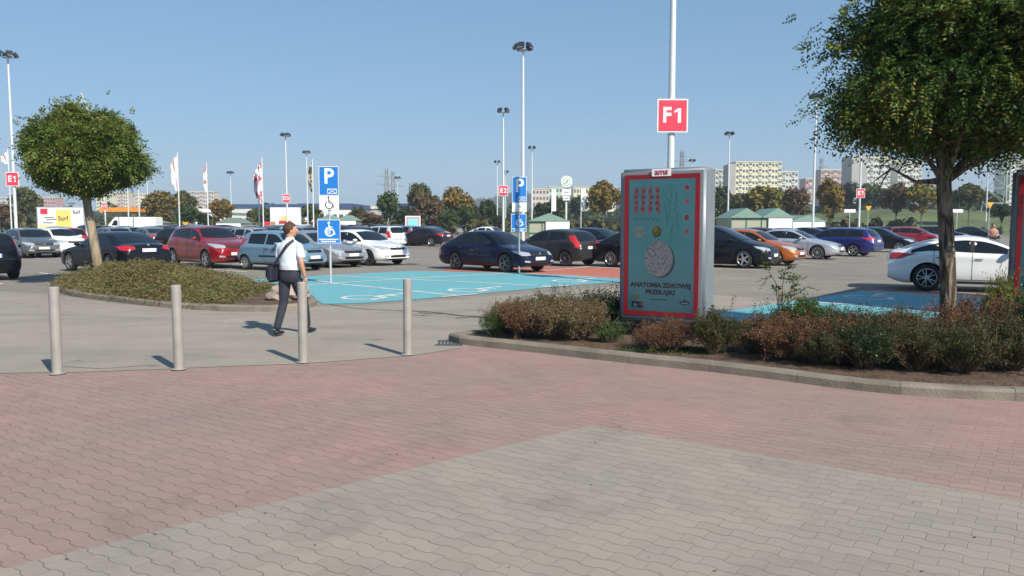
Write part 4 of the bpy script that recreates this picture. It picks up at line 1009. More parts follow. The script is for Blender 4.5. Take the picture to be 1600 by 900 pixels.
S('mixed', 1180, 0, 9.75, .34, .40, 'low grey-olive shrub right of the poster panel, left of the sucker shoot', 2)
S('mixed', 1375, 0, 10.1, .50, .52, 'olive shrub behind the dark evergreen, in the back of the bed', 0)
S('dead', 1475, 0, 9.0, .42, .48, 'rust-brown shrub growing against the big trunk', 0)
S('mixed', 900, 0, 11.7, .42, .60, 'olive shrub behind the tan dried shrub', 0)
S('mixed', 1000, 0, 11.9, .45, .5, 'olive shrub behind the poster panel', 2)
# leafy sucker shoot
g = np.random.default_rng(3); root = empty('sucker_shoot', ((1222 - 800) / 1250 * 10.3, 10.3, .08), 0, 'young arching shoot with feathery green leaves standing above the shrubs', 'plant')
mb = MB(); P = []; D = []
for (ex, ez, n) in [(-.20, 1.12, 6), (.05, 1.08, 7), (.28, .92, 7), (.33, .78, 5), (-.08, .82, 5)]:
    s = Vector((.02, 0, .05)); e = Vector((ex, g.normal() * .08, ez)); m_ = Vector((ex * .35, 0, ez * .75)); mb.tube([s, m_, e], [.008, .006, .003], M['twig'], 5)
    for k in range(n):
        t = .25 + .75 * k / (n - 1); p = m_.lerp(e, t); P.append(p[:]); d = Vector((ex * .9 + g.normal() * .5, g.normal() * .5, .25 + g.normal() * .3)).normalized(); D.append(d[:])
mb.build('stem', root); a, b, c = compound(np.array(P), np.array(D), np.full(len(P), .17), 6, .05, .024, g); link('leaves', quads_mesh('leaves', a, b, c, SH['green']), root)
# litter and grass on the soil of the bed
def inside(p, poly):
    c = False; n = len(poly)
    for i in range(n):
        a, b = poly[i], poly[i - 1]
        if (a.y > p[1]) != (b.y > p[1]) and p[0] < (b.x - a.x) * (p[1] - a.y) / (b.y - a.y) + a.x: c = not c
    return c
def scatter(poly, n, g):
    xs = [p.x for p in poly]; ys = [p.y for p in poly]; out = []
    while len(out) < n:
        q = (g.uniform(min(xs), max(xs)), g.uniform(min(ys), max(ys)))
        if inside(q, poly): out.append(q)
    return np.array(out)
q = scatter(bed, 9000, g); P = np.column_stack([q, .088 + .012 * g.random(9000)]); D = rnd(9000, g) * np.array([1, 1, .25]); W = unit(np.cross(D, np.tile([0, 0, 1.0], (9000, 1)) + .3 * rnd(9000, g)))
s = .014 * (.6 + g.random((9000, 1))); tag(link('leaf_litter', quads_mesh('leaf_litter', P, D * s, W * s * .6, SH['dead'])), 'brown leaf litter on the soil of the planted bed', 'litter', kind='stuff')
gc = gp(1065, 548, .09); n = 2600; P = np.column_stack([gc.x + .30 * g.normal(size=n), gc.y + .10 * g.normal(size=n), .09 + .02 * g.random(n)]); D = unit(rnd(n, g) * .7 + np.array([0, 0, .8])); W = unit(np.cross(D, rnd(n, g)))
tag(link('weeds', quads_mesh('weeds', P, D * .025, W * .008, SH['green'])), 'patch of short green weeds at the kerb in front of the poster panel', 'weeds', kind='stuff')
for i, (px, py, lab) in enumerate([(855, 549, 'small tuft of weeds growing at the kerb joint left of the panel'), (1349, 609, 'flat green weed growing from a kerb joint at the right')]):
    c_ = gp(px, py); n = 90; P = np.tile(np.array(c_), (n, 1)) + np.array([.05, .01, .012]) * g.normal(size=(n, 3)) + np.array([0, -.02, .03]); P[:, 2] = np.abs(P[:, 2]); D = unit(rnd(n, g) + np.array([0, 0, .5])); W = unit(np.cross(D, rnd(n, g)))
    tag(link('weed', quads_mesh('weed', P, D * .03, W * .006, SH['green'])), lab, 'weed')
n = 260; P = np.column_stack([g.uniform(-5, 6, n), g.uniform(3.2, 10.2, n), np.full(n, .018)]); D = rnd(n, g) * np.array([1, 1, .15]); W = unit(np.cross(D, np.tile([0, 0, 1.0], (n, 1)))); s = .010 * (.5 + g.random((n, 1)))
tag(link('fallen_leaves', quads_mesh('fallen_leaves', P, D * s, W * s * .55, SH['dead'])), 'few small dry leaves scattered over the paving', 'litter', kind='stuff')
# juniper ground cover on the island
ic = Vector((isc.x, isc.y, 0))
def mound(x, y):
    dmin = min(math.hypot(p.x - x, p.y - y) for p in isle); k = min(1, dmin / 2.3) * min(1, max(0, (-5.6 - x) / 3.2)); return .08 + (.46 + .13 * math.sin(x * 2.3) * math.cos(y * 2.1) + .06 * math.sin(x * 6 + y * 4)) * (k * (2 - k))
JP = scatter(isle, 2300, g); JP = JP[[q_[0] < -5.7 for q_ in JP]]
P = []; D = []
for (x, y) in JP:
    h = mound(x, y); n = 46; o = g.normal(size=(n, 3)) * np.array([.15, .15, .07]); pp = np.array([x, y, h]) + o; P.append(pp); a = g.random() * 6.28
    D.append(unit(np.tile([math.cos(a), math.sin(a), .45], (n, 1)) + .5 * rnd(n, g)))
P = np.concatenate(P); D = np.concatenate(D); W = unit(np.cross(D, rnd(len(P), g)))
M['juniper'] = leafmat('juniper', [(0.17, 0.105, 0.055), (0.09, 0.11, 0.035), (0.13, 0.145, 0.045), (0.19, 0.12, 0.07), (0.15, 0.17, 0.055)], .2, .7)
k = P[:, 2] > .06
tag(link('juniper_ground_cover', quads_mesh('juniper', P[k], D[k] * .042, W[k] * .010, M['juniper'])), 'low olive and brown juniper carpet covering the kerbed island', 'ground cover', kind='stuff')
mb = MB(); gx = [(x, y) for x in np.arange(-16, -5.5, .35) for y in np.arange(14.5, 26, .35)]
idx = {}; vs = []; fs = []
M['thatch'] = mat('dry_needles', (0.05, 0.038, 0.022), .95, var=.4, vscale=5)
for (x, y) in gx:
    if inside((x, y), isle): idx[(round(x, 2), round(y, 2))] = len(vs); vs.append((x, y, max(mound(x, y) - .12, .06)))
for (x, y), i in idx.items():
    q4 = [idx.get((round(x + dx, 2), round(y + dy, 2))) for dx, dy in ((0, 0), (.35, 0), (.35, .35), (0, .35))]
    if None not in q4: fs.append(q4)
mb.add(vs, fs, M['thatch'], True); tag(mb.build('juniper_litter', fixn=False), 'dark dry needles beneath the juniper carpet on the island', 'ground cover', kind='stuff')
# boulder at the island tip
M['stone'] = mat('stone', (0.30, 0.24, 0.20), .9, var=.3, vscale=4, bump=.6, bscale=12)
c_ = gp(452, 468, .1); bm = bmesh.new(); bmesh.ops.create_icosphere(bm, subdivisions=3, radius=1)
for v in bm.verts:
    k = 1 + .14 * math.sin(v.co.x * 3 + 1) * math.cos(v.co.y * 4) + .08 * math.sin(v.co.z * 7 + v.co.x * 5); v.co = Vector((v.co.x * .46 * k, v.co.y * .34 * k, v.co.z * .24 * k))
me = bpy.data.meshes.new('boulder'); bm.to_mesh(me); bm.free(); me.materials.append(M['stone']); tag(link('boulder', me, None, (c_.x, c_.y, .22)), 'reddish grey boulder at the right tip of the kerbed island', 'boulder')
# ================================================================= STREET FURNITURE
# bollards
M['bollard'] = mat('bollard_paint', (0.31, 0.30, 0.28), .5, .15, var=.12, vscale=5)
mb = MB(); R0 = .056; H0 = .98
mb.lathe([(R0, 0), (R0, H0 - .012), (R0 - .012, H0), (.001, H0 + .002)], M['bollard'], 24)
post_me = mb.mesh('post', 40, True)
mb = MB(); mb.lathe([(R0 + .03, .012), (R0 + .03, .018), (R0 + .001, .022), (R0 + .001, .03)], M['bollard'], 24); col_me = mb.mesh('collar', 40, True)
for px, py, lab, tilt in [(90, 586, 'grey steel bollard furthest left, in front of the island kerb', 0), (280, 579, 'grey steel bollard second from the left, below the juniper', -.006), (474, 568, 'grey steel bollard partly hiding the walking man', .004), (637, 556, 'grey steel bollard furthest right, by the planted bed', 0.008)]:
    p = gp(px, py); r = empty('bollard', (p.x, p.y, .008), 0, lab, 'bollard', 'bollards along the pavement edge'); o = link('post', post_me, r); o.rotation_euler = (0, tilt, 0); link('collar', col_me, r)
# ---- poster panels
def poster_panel(pl, pr, label, full=True):
    """pl, pr: front lower corners on plan; body .33..2.44 m above ground"""
    pl = Vector((pl[0], pl[1], 0)); pr = Vector((pr[0], pr[1], 0)); ux = (pr - pl).normalized(); wd = (pr - pl).length; nrm = Vector((ux.y, -ux.x, 0)); mid = (pl + pr) / 2
    ang = math.atan2(ux.y, ux.x); root = empty('poster_panel', (mid.x, mid.y, 0), ang, label, 'advertising panel')
    z0, z1, th = .33, 2.44, .42; h = z1 - z0
    # local frame: x right, -y towards the viewer, front face at y=0
    b = MB(); b.box((0, th / 2, (z0 + z1) / 2), (wd, th, h), M['panelgrey']); me = b.mesh('c', None, True); bevel_mesh(me, .045, 3); me.set_sharp_from_angle(angle=R(50)); link('casing', me, root)
    
    for sx_ in (-1, 1): b = MB(); b.box((sx_ * wd * .28, th / 2, .2), (.12, .16, .3), M['signback']); b.build('foot', root)
    fw = .062; bo = .085
    X0, X1, Z0, Z1 = -wd / 2 + bo, wd / 2 - bo, z0 + bo, z1 - bo
    b = MB()
    for (cx, cz, sx, sz) in ((0, Z1 - fw / 2, X1 - X0, fw), (0, Z0 + fw / 2, X1 - X0, fw), (X0 + fw / 2, (Z0 + Z1) / 2, fw, Z1 - Z0 - 2 * fw), (X1 - fw / 2, (Z0 + Z1) / 2, fw, Z1 - Z0 - 2 * fw)):
        b.box((cx, -.008, cz), (sx, .02, sz), M['panelred'])
    b.build('frame', root)
    x0, x1, q0, q1 = X0 + fw, X1 - fw, Z0 + fw, Z1 - fw; W_, H_ = x1 - x0, q1 - q0
    b = MB(); b.box(((x0 + x1) / 2, -.003, (q0 + q1) / 2), (W_, .008, H_), M['teal'])
    y = -.009
    def disc(cx, cy, rx, ry, m, yy=y, n=28, a=0):
        pts = []
        for k in range(n):
            t = 2 * math.pi * k / n; X, Z = rx * math.cos(t), ry * math.sin(t); pts.append((x0 + cx * W_ + X * math.cos(a) - Z * math.sin(a), yy, q0 + cy * H_ + X * math.sin(a) + Z * math.cos(a)))
        b.poly(pts, m)
    if full:
        g = np.random.default_rng(9)
        for i in range(4):   # slices of dried fruit in four columns
            for k in range(9): disc(.115 + .11 * i + .008 * g.normal(), .93 - .022 * k, .028 + .009 * g.random(), .026, M['p_red'] if k % 2 else M['p_pink'], y - .0006 * k, 12, g.random())
        for i in range(11): disc(.11 + .034 * i, .695 + .012 * (i % 2), .008, .012, M['p_dark'], y, 8)
        disc(.17, .60, .088, .062, M['p_cream'], y, 4, .785); disc(.17, .60, .070, .075, M['p_cream'], y - .0006, 8, .3)
        for k in range(4): disc(.13 + .03 * k, .60 + .012 * (k % 2), .008, .010, M['p_dark'], y - .0012, 7)
        disc(.435, .605, .066, .076, M['p_dark'], y, 24); disc(.43, .61, .058, .068, M['p_oil'], y - .0006, 24); disc(.42, .62, .03, .036, M['p_oil2'], y - .0012, 20)
        for (cx, cy, a) in [(.56, .86, 0), (.64, .89, .4), (.72, .84, -.3), (.58, .72, -.1), (.74, .70, .2), (.66, .60, .5), (.62, .78, .2)]:
            for k in range(8): disc(cx + .012 * g.normal(), cy - .07 + .018 * k, .006, .022, M['p_herb'], y - .0005 * k, 6, a + .7 * (-1) ** k)
        for i, cy in enumerate((.93, .83, .71, .61)):
            disc(.88, cy, .042, .042 if i != 2 else .05, M['p_white'], y, 20); disc(.88, cy, .034, .034 if i != 2 else .04, M['p_red'] if i % 2 == 0 else M['p_pink'], y - .0006, 20)
        disc(.50, .39, .205, .245, M['p_shadow'], y, 40); disc(.47, .40, .205, .245, M['p_rice'], y - .0006, 40)
        for k in range(150):
            t = g.random() * 6.28; rr_ = math.sqrt(g.random()); disc(.47 + .195 / W_ * rr_ * math.cos(t) , .40 + .235 / H_ * rr_ * math.sin(t), .007 + .007 * g.random(), .011, M['p_rice2'] if k % 3 else M['p_dark2'], y - .0010 - .00001 * k, 6, g.random() * 3)
        cx = (x0 + x1) / 2
        b.text('ANATOMIA ZDROWEJ', .086, M['p_text'], (cx, y - .001, q0 + .198 * H_), (1, 0, 0), (0, 0, 1), .003, .0042)
        b.text('PRZEKĄSKI', .086, M['p_text'], (cx, y - .001, q0 + .145 * H_), (1, 0, 0), (0, 0, 1), .003, .0042)
        b.text('naturalnie dobre', .036, M['p_text'], (cx - .02, y - .001, q0 + .09 * H_), (1, 0, 0), (0, 0, 1), .002, .001) if False else None
        for k in range(7): b.box((cx - .13 + .035 * k, y - .001, q0 + .09 * H_), (.026, .001, .016), M['p_text'])
        disc(.13, .105, .055, .05, M['p_tan'], y, 4, .785); b.box((x0 + .15 * W_, y, q0 + .045 * H_), (.17, .001, .085), M['p_purple']); b.box((x0 + .12 * W_, y - .001, q0 + .04 * H_), (.06, .001, .05), M['p_cream']); disc(.21, .05, .028, .028, M['p_pink'], y - .001, 14)
        disc(.87, .075, .075, .03, M['p_text'], y, 20); b.box((x0 + .87 * W_, y - .001, q0 + .072 * H_), (.10, .001, .018), M['p_white']); disc(.87, .098, .03, .018, M['p_text'], y - .0005, 3, 1.57)
    b.build('poster', root, fixn=False)
    b = MB(); b.box((0, -.022, z1 - .062), (.27, .012, .10), M['white']); b.text('ams', .12, M['p_logo'], (0, -.030, z1 - .055), (1, 0, 0), (0, 0, 1), .003, .003); b.build('name_plate', root, fixn=False)
    gl = MB(); gl.box(((x0 + x1) / 2, -.0165, (q0 + q1) / 2), (W_, .003, H_), M['pane']); gl.build('glass_pane', root)
    return root
M['panelgrey'] = mat('aluminium_casing', (0.20, 0.235, 0.265), .42, .1, var=.06); M['panelred'] = mat('red_frame', (0.21, 0.006, 0.014), .4)
M['teal'] = mat('poster_teal', (0.20, 0.60, 0.59), .5, var=.08, vscale=1.5)
for k, c in {'p_red': (0.62, 0.03, 0.04), 'p_pink': (0.75, 0.2, 0.22), 'p_dark': (0.02, 0.04, 0.05), 'p_dark2': (0.13, 0.10, 0.09), 'p_cream': (0.6, 0.58, 0.5), 'p_oil': (0.32, 0.22, 0.02), 'p_oil2': (0.5, 0.38, 0.03), 'p_herb': (0.06, 0.33, 0.24), 'p_white': (0.7, 0.7, 0.68), 'p_rice': (0.60, 0.56, 0.53), 'p_rice2': (0.78, 0.74, 0.70), 'p_text': (0.015, 0.035, 0.08), 'p_tan': (0.55, 0.38, 0.22), 'p_purple': (0.07, 0.03, 0.09), 'p_shadow': (0.03, 0.15, 0.17), 'p_logo': (0.35, 0.02, 0.06)}.items(): M[k] = mat(k, c, .5)
pm = bpy.data.materials.new('panel_glass'); pm.use_nodes = True; nt = pm.node_tree; tb = N(pm, 'ShaderNodeBsdfTransparent'); gb = N(pm, 'ShaderNodeBsdfGlossy'); gb.inputs['Roughness'].default_value = .02
fr = N(pm, 'ShaderNodeFresnel'); fr.inputs[0].default_value = 1.45; mi = N(pm, 'ShaderNodeMixShader'); nt.links.new(fr.outputs[0], mi.inputs[0]); nt.links.new(tb.outputs[0], mi.inputs[1]); nt.links.new(gb.outputs[0], mi.inputs[2]); nt.links.new(mi.outputs[0], nt.nodes['Material Output'].inputs[0]); M['pane'] = pm
A_ = at(967, 400, 11.3); B_ = at(1102, 400, 10.65)
poster_panel((A_.x, A_.y), (B_.x, B_.y), 'grey and red poster panel with teal food poster in the planted bed')
A_ = at(1576, 400, 11.3); poster_panel((A_.x, A_.y), (A_.x + 1.05, A_.y - .68), 'second red-framed poster panel cut off by the right edge of the picture')
# unseen board added right of the view to cast shadow on the blue bay
r = empty('shadow_board', (11.10, 15.05, 0), math.atan2(.78, .63), 'unseen board added beyond the right edge to shade the blue bay', 'shadow_board')
mb = MB(); mb.box((0, 0, 2.45), (4.9, .18, 3.9), M['signback']); mb.build('board', r)
for x in (-1.6, 0, 1.6): mb = MB(); mb.tube([(x, 0, 0), (x, 0, .6)], .09, M['galv'], 10); mb.build('post', r)
# ---- parking signs
def wheelchair(b, cx, cz, s, y, m, lines=False):
    def seg(p, q, wd, yy): 
        p = Vector(p); q = Vector(q); n = Vector((-(q - p).y, (q - p).x)).normalized() * wd / 2
        b.poly([(cx + (a.x) * s, yy, cz + a.y * s) for a in (p - n, q - n, q + n, p + n)], m)
    arc = [(0.30 * math.cos(t), .30 * math.sin(t) - .18) for t in np.linspace(R(125), R(370), 18)]
    for a, c in zip(arc[:-1], arc[1:]): seg(a, c, .085, y)
    seg((-.05, .32), (0, -.02), .09, y - .0005); seg((0, -.02), (.22, -.02), .085, y - .001); seg((.21, 0), (.36, -.38), .085, y - .0015); seg((-.02, .14), (.2, .14), .06, y - .002)
    b.poly([(cx + (-.05 + .085 * math.cos(t)) * s, y - .0025, cz + (.44 + .085 * math.sin(t)) * s) for t in np.linspace(0, 6.28, 12, endpoint=False)], m)
def parking_sign(base, label, w1, zs, w2, zb, yaw, second):
    root = empty('parking_sign', (base.x, base.y, .016), yaw, label, 'sign', 'blue parking signs in the bays')
    mb = MB(); mb.tube([(0, 0, 0), (0, 0, zs[0] - .02)], .032, M['galv'], 12); mb.build('post', root)
    f = -.055
    def plate(name, x, z0, z1, wd, m, rim=True):
        b = MB(); b.box((x, f + .03, (z0 + z1) / 2), (wd, .05, z1 - z0), M['signback']); me_ = b
        b.box((x, f, (z0 + z1) / 2), (wd - .004, .008, z1 - z0 - .004), M['white']); b.box((x, f - .005, (z0 + z1) / 2), (wd - .03, .004, z1 - z0 - .03), m); return b
    z3, z2, z1_ = zs; y = f - .0085
    b = plate('p', 0, z2 + .004, z3, w1, M['signblue']); hh = z3 - z2; b.text('P', hh * .72, M['white'], (.0, y, z3 - hh * .36), (1, 0, 0), (0, 0, 1), .003, .012, sx=.95)
    cx, cz, ew, eh = w1 * .16, z2 + hh * .15, w1 * .48, hh * .17
    b.box((cx, y, cz), (ew, .002, eh), M['white']); b.box((cx, y - .0015, cz), (ew - .03, .002, eh - .03), M['signblue'])
    for s_ in (1, -1): t = math.atan2(eh, ew); b.box((cx, y - .003, cz), (math.hypot(ew, eh) - .03, .001, .012), M['white'], 0, Matrix.Rotation(s_ * t, 3, 'Y'))
    b.build('parking_plate', root, fixn=False)
    b = plate('s', 0, z1_, z2 - .002, w1, M['white'])
    if second:
        b.text('Ila', .13, M['textblack'], (0, y, z2 - .12), (1, 0, 0), (0, 0, 1), .002, .001)
        for k in range(2):
            for j in range(6): b.box((-.15 + j * .06, y, z2 - .23 - .06 * k), (.045, .002, .014), M['signred'] if k == 0 else M['textblack'])
    else: wheelchair(b, 0, (z1_ + z2) / 2, .34, y, M['textblack'])
    b.build('supplementary_plate', root, fixn=False)
    b = plate('b', -.02, zb[0], zb[1], w2, M['signblue']); hh = zb[1] - zb[0]; wheelchair(b, 0, zb[0] + hh * .60, hh * .60, y, M['white'])
    for k in range(4): b.box((-.09 + .035 * k, y - .004, zb[0] + hh * .52), (.016, .001, hh * .30), M['white'])
    for k in range(2):
        for j in range(9 - 2 * k):
            b.box((-w2 * .42 + k * .05 + j * w2 * .094, y, zb[0] + hh * (.17 - .09 * k)), (w2 * .075, .002, hh * .05), M['white'])
    b.build('notice_plate', root, fixn=False)
    for z in (z3 - .2, z1_ + .1, zb[1] - .1, zb[0] + .1): b = MB(); b.box((0, -.01, z), (.10, .06, .035), M['galv']); b.build('clamp', root)
B1 = gp(517, 443.5); z = lambda y, b_: CAMH + (350 - y) / 1250 * b_.y
parking_sign(B1, 'blue P and wheelchair sign behind the walking man', .54, (z(262, B1), z(307, B1), z(329, B1)), .63, (z(381, B1), z(344, B1)), .10, False)
B2 = gp(811, 427.5); parking_sign(B2, 'blue P sign in front of the navy saloon', .50, (z(278, B2), z(318, B2), z(332.5, B2)), .52, (z(363, B2), z(335, B2)), .16, True)
# ---- lamp masts
def floods():
    out = {}
    b = MB(); b.lathe([(.02, -.05), (.40, -.03), (.43, .0), (.40, .04), (.02, .04)], M['galv'], 20); b.tube([(0, 0, -.25), (0, 0, 0)], .07, M['signback'], 10); out['ring'] = b.mesh('mast_head', 40, True)
    b = MB(); b.box((.06, 0, .30), (.24, .54, .50), M['flood'], 0, Matrix.Rotation(R(-35), 3, 'Y')); b.box((.17, 0, .225), (.02, .46, .42), M['floodglass'], 0, Matrix.Rotation(R(-35), 3, 'Y'))
    b.box((-.03, 0, .1), (.06, .3, .16), M['flood']); out['f'] = b.mesh('floodlight', 40, True); return out
FL = floods()
def sign_tile(b, txt, wd, zc, y):
    b.box((0, 0, zc), (wd, .06, wd * 1.08), M['white']); b.box((0, y - .034, zc), (wd * .92, .006, wd * 1.0), M['signred'])
    b.text(txt[0], wd * .68, M['white'], (-wd * .19, y - .040, zc), (1, 0, 0), (0, 0, 1), .004, .02 * wd, sx=.92)
    if txt[1] == '1':
        X = wd * .20; h2 = wd * .235
        b.box((X + wd * .02, y - .040, zc), (wd * .10, .004, h2 * 2), M['white']); b.add([(X - wd * .03, y - .043, zc + h2), (X - wd * .03, y - .043, zc + h2 * .62), (X - wd * .15, y - .043, zc + h2 * .36), (X - wd * .15, y - .043, zc + h2 * .62)], [(0, 1, 2, 3)], M['white'])
    else: b.text(txt[1], wd * .68, M['white'], (wd * .21, y - .040, zc), (1, 0, 0), (0, 0, 1), .004, .02 * wd, sx=.92)
def lamp_mast(px, Y, label, zt=12.0, sign=None, n=4, sc=1.0, yaw=0.0, signz=4.55, thin=1.0, yt=None, ys=None):
    if yt: zt = at(px, yt, Y).z - .15
    if ys: signz = at(px, ys, Y).z
    X = (px - 800) / 1250 * Y * math.cos(TH); root = empty('lamp_mast', (X, Y, 0), yaw, label, 'lamp mast', 'lamp masts of the car park')
    b = MB(); b.tube([(0, 0, 0), (0, 0, zt * .5), (0, 0, zt)], [.105 * thin, .085 * thin, .055 * thin], M['polewhite'], 12); b.build('pole', root)
    b = MB(); b.box((0, 0, .35), (.42, .42, .7), M['curb']); me = b.mesh('b', None, True); bevel_mesh(me, .04, 2); link('footing', me, root)
    o = link('mast_head', FL['ring'], root, (0, 0, zt)); o.scale = (sc * .66,) * 3
    for k in range(n):
        a = 2 * math.pi * (k + .5) / n; q = link('floodlight', FL['f'], root, (math.cos(a) * .40 * sc, math.sin(a) * .40 * sc, zt)); q.rotation_euler = (0, 0, a); q.scale = (sc * .66,) * 3
    if sign:
        b = MB(); sign_tile(b, sign, .80, signz, 0); b.v = [(v[0], v[1] - .13, v[2]) for v in b.v]; o = b.build('row_sign', root, fixn=False); o.rotation_euler = (0, 0, 0)
        b = MB(); b.box((0, -.07, signz), (.1, .12, .5), M['galv']); b.build('sign_bracket', root)
    return root
lamp_mast(1046.5, 21.4, 'tall lamp mast with the F1 sign behind the poster panel', sign='F1', ys=182)
lamp_mast(25, 51, 'lamp mast with the E1 sign at the left edge', sign='E1', ys=280, yt=86)
lamp_mast(786.5, 69.5, 'lamp mast with the E2 sign left of the second blue sign', sign='E2', ys=298, yt=173)
lamp_mast(449, 88, 'lamp mast with the D2 sign above the walking man', sign='D2', ys=310, yt=211)
lamp_mast(1342, 76, 'lamp mast with the E3 sign beyond the right row of cars', sign='E3', ys=302)
lamp_mast(165, 120, 'lamp mast with a small row sign right of the yellow poster board', sign='C2', ys=322)
lamp_mast(817, 45.5, 'tallest lamp mast in the middle, behind the second blue sign', n=5, yt=74)
for px, top, lab in [(-2, 213, 'lamp mast just touching the left edge of the picture'), (777, 250, 'slender lamp mast left of the E2 sign'), (790, 266, 'small far lamp head peeking beside the E2 mast'), (831, 228, 'thin lamp mast right of the tallest middle mast'), (481, 235, 'lamp mast beside the dark flag left of the first blue sign'), (362, 267, 'far lamp mast between the red flag and the striped flags'), (510, 262, 'far lamp mast above the top of the first blue sign'), (622, 275, 'far lamp mast right of the pylon in the middle'), (1137, 206, 'lamp mast left of the large yellow apartment block'), (1270, 148, 'lamp mast left of the big right tree'), (1540, 236, 'lamp mast between the big right trunk and the lattice pylon'), (232, 268, 'far lamp mast just right of the round tree crown'), (1080, 248, 'lamp mast whose head shows right of the F1 pole')]:
    Y = 12900 / (350 - top); lamp_mast(px, Y, lab, n=4, yt=top + 3, sc=1.0 if Y < 140 else 1.2)
# ---- flags
def flag_mat(name, c1, c2, sc):
    m = bpy.data.materials.new(name); m.use_nodes = True; nt = m.node_tree; b = nt.nodes['Principled BSDF']; tc = N(m, 'ShaderNodeTexCoord'); mp = N(m, 'ShaderNodeMapping'); mp.inputs['Scale'].default_value = sc
    nt.links.new(tc.outputs['Object'], mp.inputs[0]); n = N(m, 'ShaderNodeTexNoise'); n.inputs['Scale'].default_value = 1; n.inputs['Detail'].default_value = 1; nt.links.new(mp.outputs[0], n.inputs['Vector'])
    cr = N(m, 'ShaderNodeValToRGB'); cr.color_ramp.interpolation = 'CONSTANT'; cr.color_ramp.elements[0].color = (*c1, 1); cr.color_ramp.elements[1].position = .53; cr.color_ramp.elements[1].color = (*c2, 1)
    nt.links.new(n.outputs[0], cr.inputs[0]); nt.links.new(cr.outputs[0], b.inputs['Base Color']); b.inputs['Roughness'].default_value = .8; return m
M['flagw'] = flag_mat('flag_white', (0.72, 0.72, 0.74), (0.6, 0.5, 0.5), (1, 1, .7)); M['flagr'] = flag_mat('flag_red_white', (0.72, 0.72, 0.74), (0.55, 0.16, 0.20), (1.5, 1.5, 1.8)); M['flagd'] = flag_mat('flag_dark', (0.06, 0.07, 0.05), (0.4, 0.36, 0.25), (2, 2, 2.5))
def flag(px, top, Y, m, lab, fl=None, side=-1):
    p = at(px, top, Y); root = empty('flag_pole', (p.x, Y, 0), 0, lab, 'flag', 'flags before the shops')
    b = MB(); b.tube([(0, 0, 0), (0, 0, p.z)], [.07, .045], M['polewhite'], 8); b.build('pole', root)
    if fl:
        zt, zb, wd = fl; wd *= .72; z1 = at(px, zt, Y).z; z0 = at(px, zb, Y).z; vs = []; nx, nz = 7, 18
        for i in range(nz + 1):
            for j in range(nx + 1):
                t = i / nz; s = j / nx; ww = wd * (.55 + .45 * math.sin(t * 2.6 + .4) + .15 * math.sin(t * 11)); x = side * (.06 + s * max(ww, .1)); vs.append((x, .22 * math.sin(s * 9 + t * 5) * s, z1 + (z0 - z1) * t - s * .35 * (1 - t)))
        fs = [(i * (nx + 1) + j, i * (nx + 1) + j + 1, (i + 1) * (nx + 1) + j + 1, (i + 1) * (nx + 1) + j) for i in range(nz) for j in range(nx)]
        b = MB(); b.add(vs, fs, m, True); o = b.build('flag', root, fixn=False)
    return root
flag(277, 238, 74, M['flagw'], 'white hanging flag on a pole right of the round tree', (243, 298, .75))
flag(322.5, 254, 84, M['flagr'], 'white and red flag on a pole above the left kiosk', (258, 300, .35))
flag(409, 246, 78, M['flagr'], 'right one of the pair of red-patterned flags', (252, 318, .55), -1)
flag(403, 257, 79, M['flagr'], 'left one of the pair of red-patterned flags', (262, 310, .5), -1)
flag(488, 249, 77, M['flagd'], 'dark patterned flag left of the first blue sign', (254, 300, .45), -1)
flag(4 + 8, 232, 78, M['flagw'], 'white flag beside the E1 mast', (236, 256, .8), -1)
flag(198, 262, 90, None, 'bare white flag pole behind the white van, left one'); flag(215, 262, 92, None, 'bare white flag pole behind the white van, right one')
# ---- advertising board with yellow poster far left
def boxb(name, px0, px1, y0, y1, Y, m, label=None, cat='building', depth=6.0, parent=None, group=None):
    a = at(px0, y1, Y); b_ = at(px1, y0, Y); z0 = min(a.z, 0 if y1 > 350 else a.z); b = MB(); b.box(((a.x + b_.x) / 2, Y + depth / 2, (z0 + b_.z) / 2), (b_.x - a.x, depth, b_.z - z0), m); o = b.build(name, parent)
    if label: tag(o, label, cat, group)
    return o
Yp = 103; a = at(60, 358, Yp); b_ = at(129, 325, Yp); wdp = b_.x - a.x; cz = (max(a.z, 1.0) + b_.z) / 2; hp = b_.z - max(a.z, 1.0)
root = empty('advertising_board', ((a.x + b_.x) / 2, Yp, 0), 0, 'wide white and yellow advertising board left of the leaning trunk', 'billboard')
b = MB(); b.box((0, .2, cz), (wdp + .3, .3, hp + .3), M['galv']); b.box((0, .02, cz), (wdp, .04, hp), M['white'])
M['yel'] = mat('poster_yellow', (0.78, 0.60, 0.18), .5); M['pred'] = mat('poster_red', (0.6, 0.03, 0.06), .5); M['pyel'] = mat('poster_pale_yellow', (0.8, 0.68, 0.3), .5)
b.build('board', root); b = MB()
b.box((wdp * .07, -.01, cz), (wdp * .34, .02, hp * .86), M['yel']); b.box((-wdp * .36, -.01, cz + hp * .34), (wdp * .16, .02, hp * .26), M['pred']); b.box((-wdp * .33, -.01, cz - hp * .38), (wdp * .3, .02, hp * .16), M['pyel'])
b.text('Surf', hp * .30, M['textblack'], (wdp * .06, -.03, cz), (1, 0, 0), (0, 0, 1), .01, .01); b.text('Surf', hp * .22, M['textblack'], (wdp * .36, -.03, cz + hp * .30), (1, 0, 0), (0, 0, 1), .01, .01)
for k, (x_, z_) in enumerate([(-.25, .05), (-.2, -.05), (-.28, -.2)]): b.box((x_ * wdp, -.02, cz + z_ * hp), (wdp * .22, .01, hp * .035), M['textblack'])
b.build('poster', root, fixn=False)
for s_ in (-1, 1): b = MB(); b.tube([(s_ * wdp * .35, .2, 0), (s_ * wdp * .35, .2, cz - hp / 2)], .12, M['galv'], 8); b.build('leg', root)
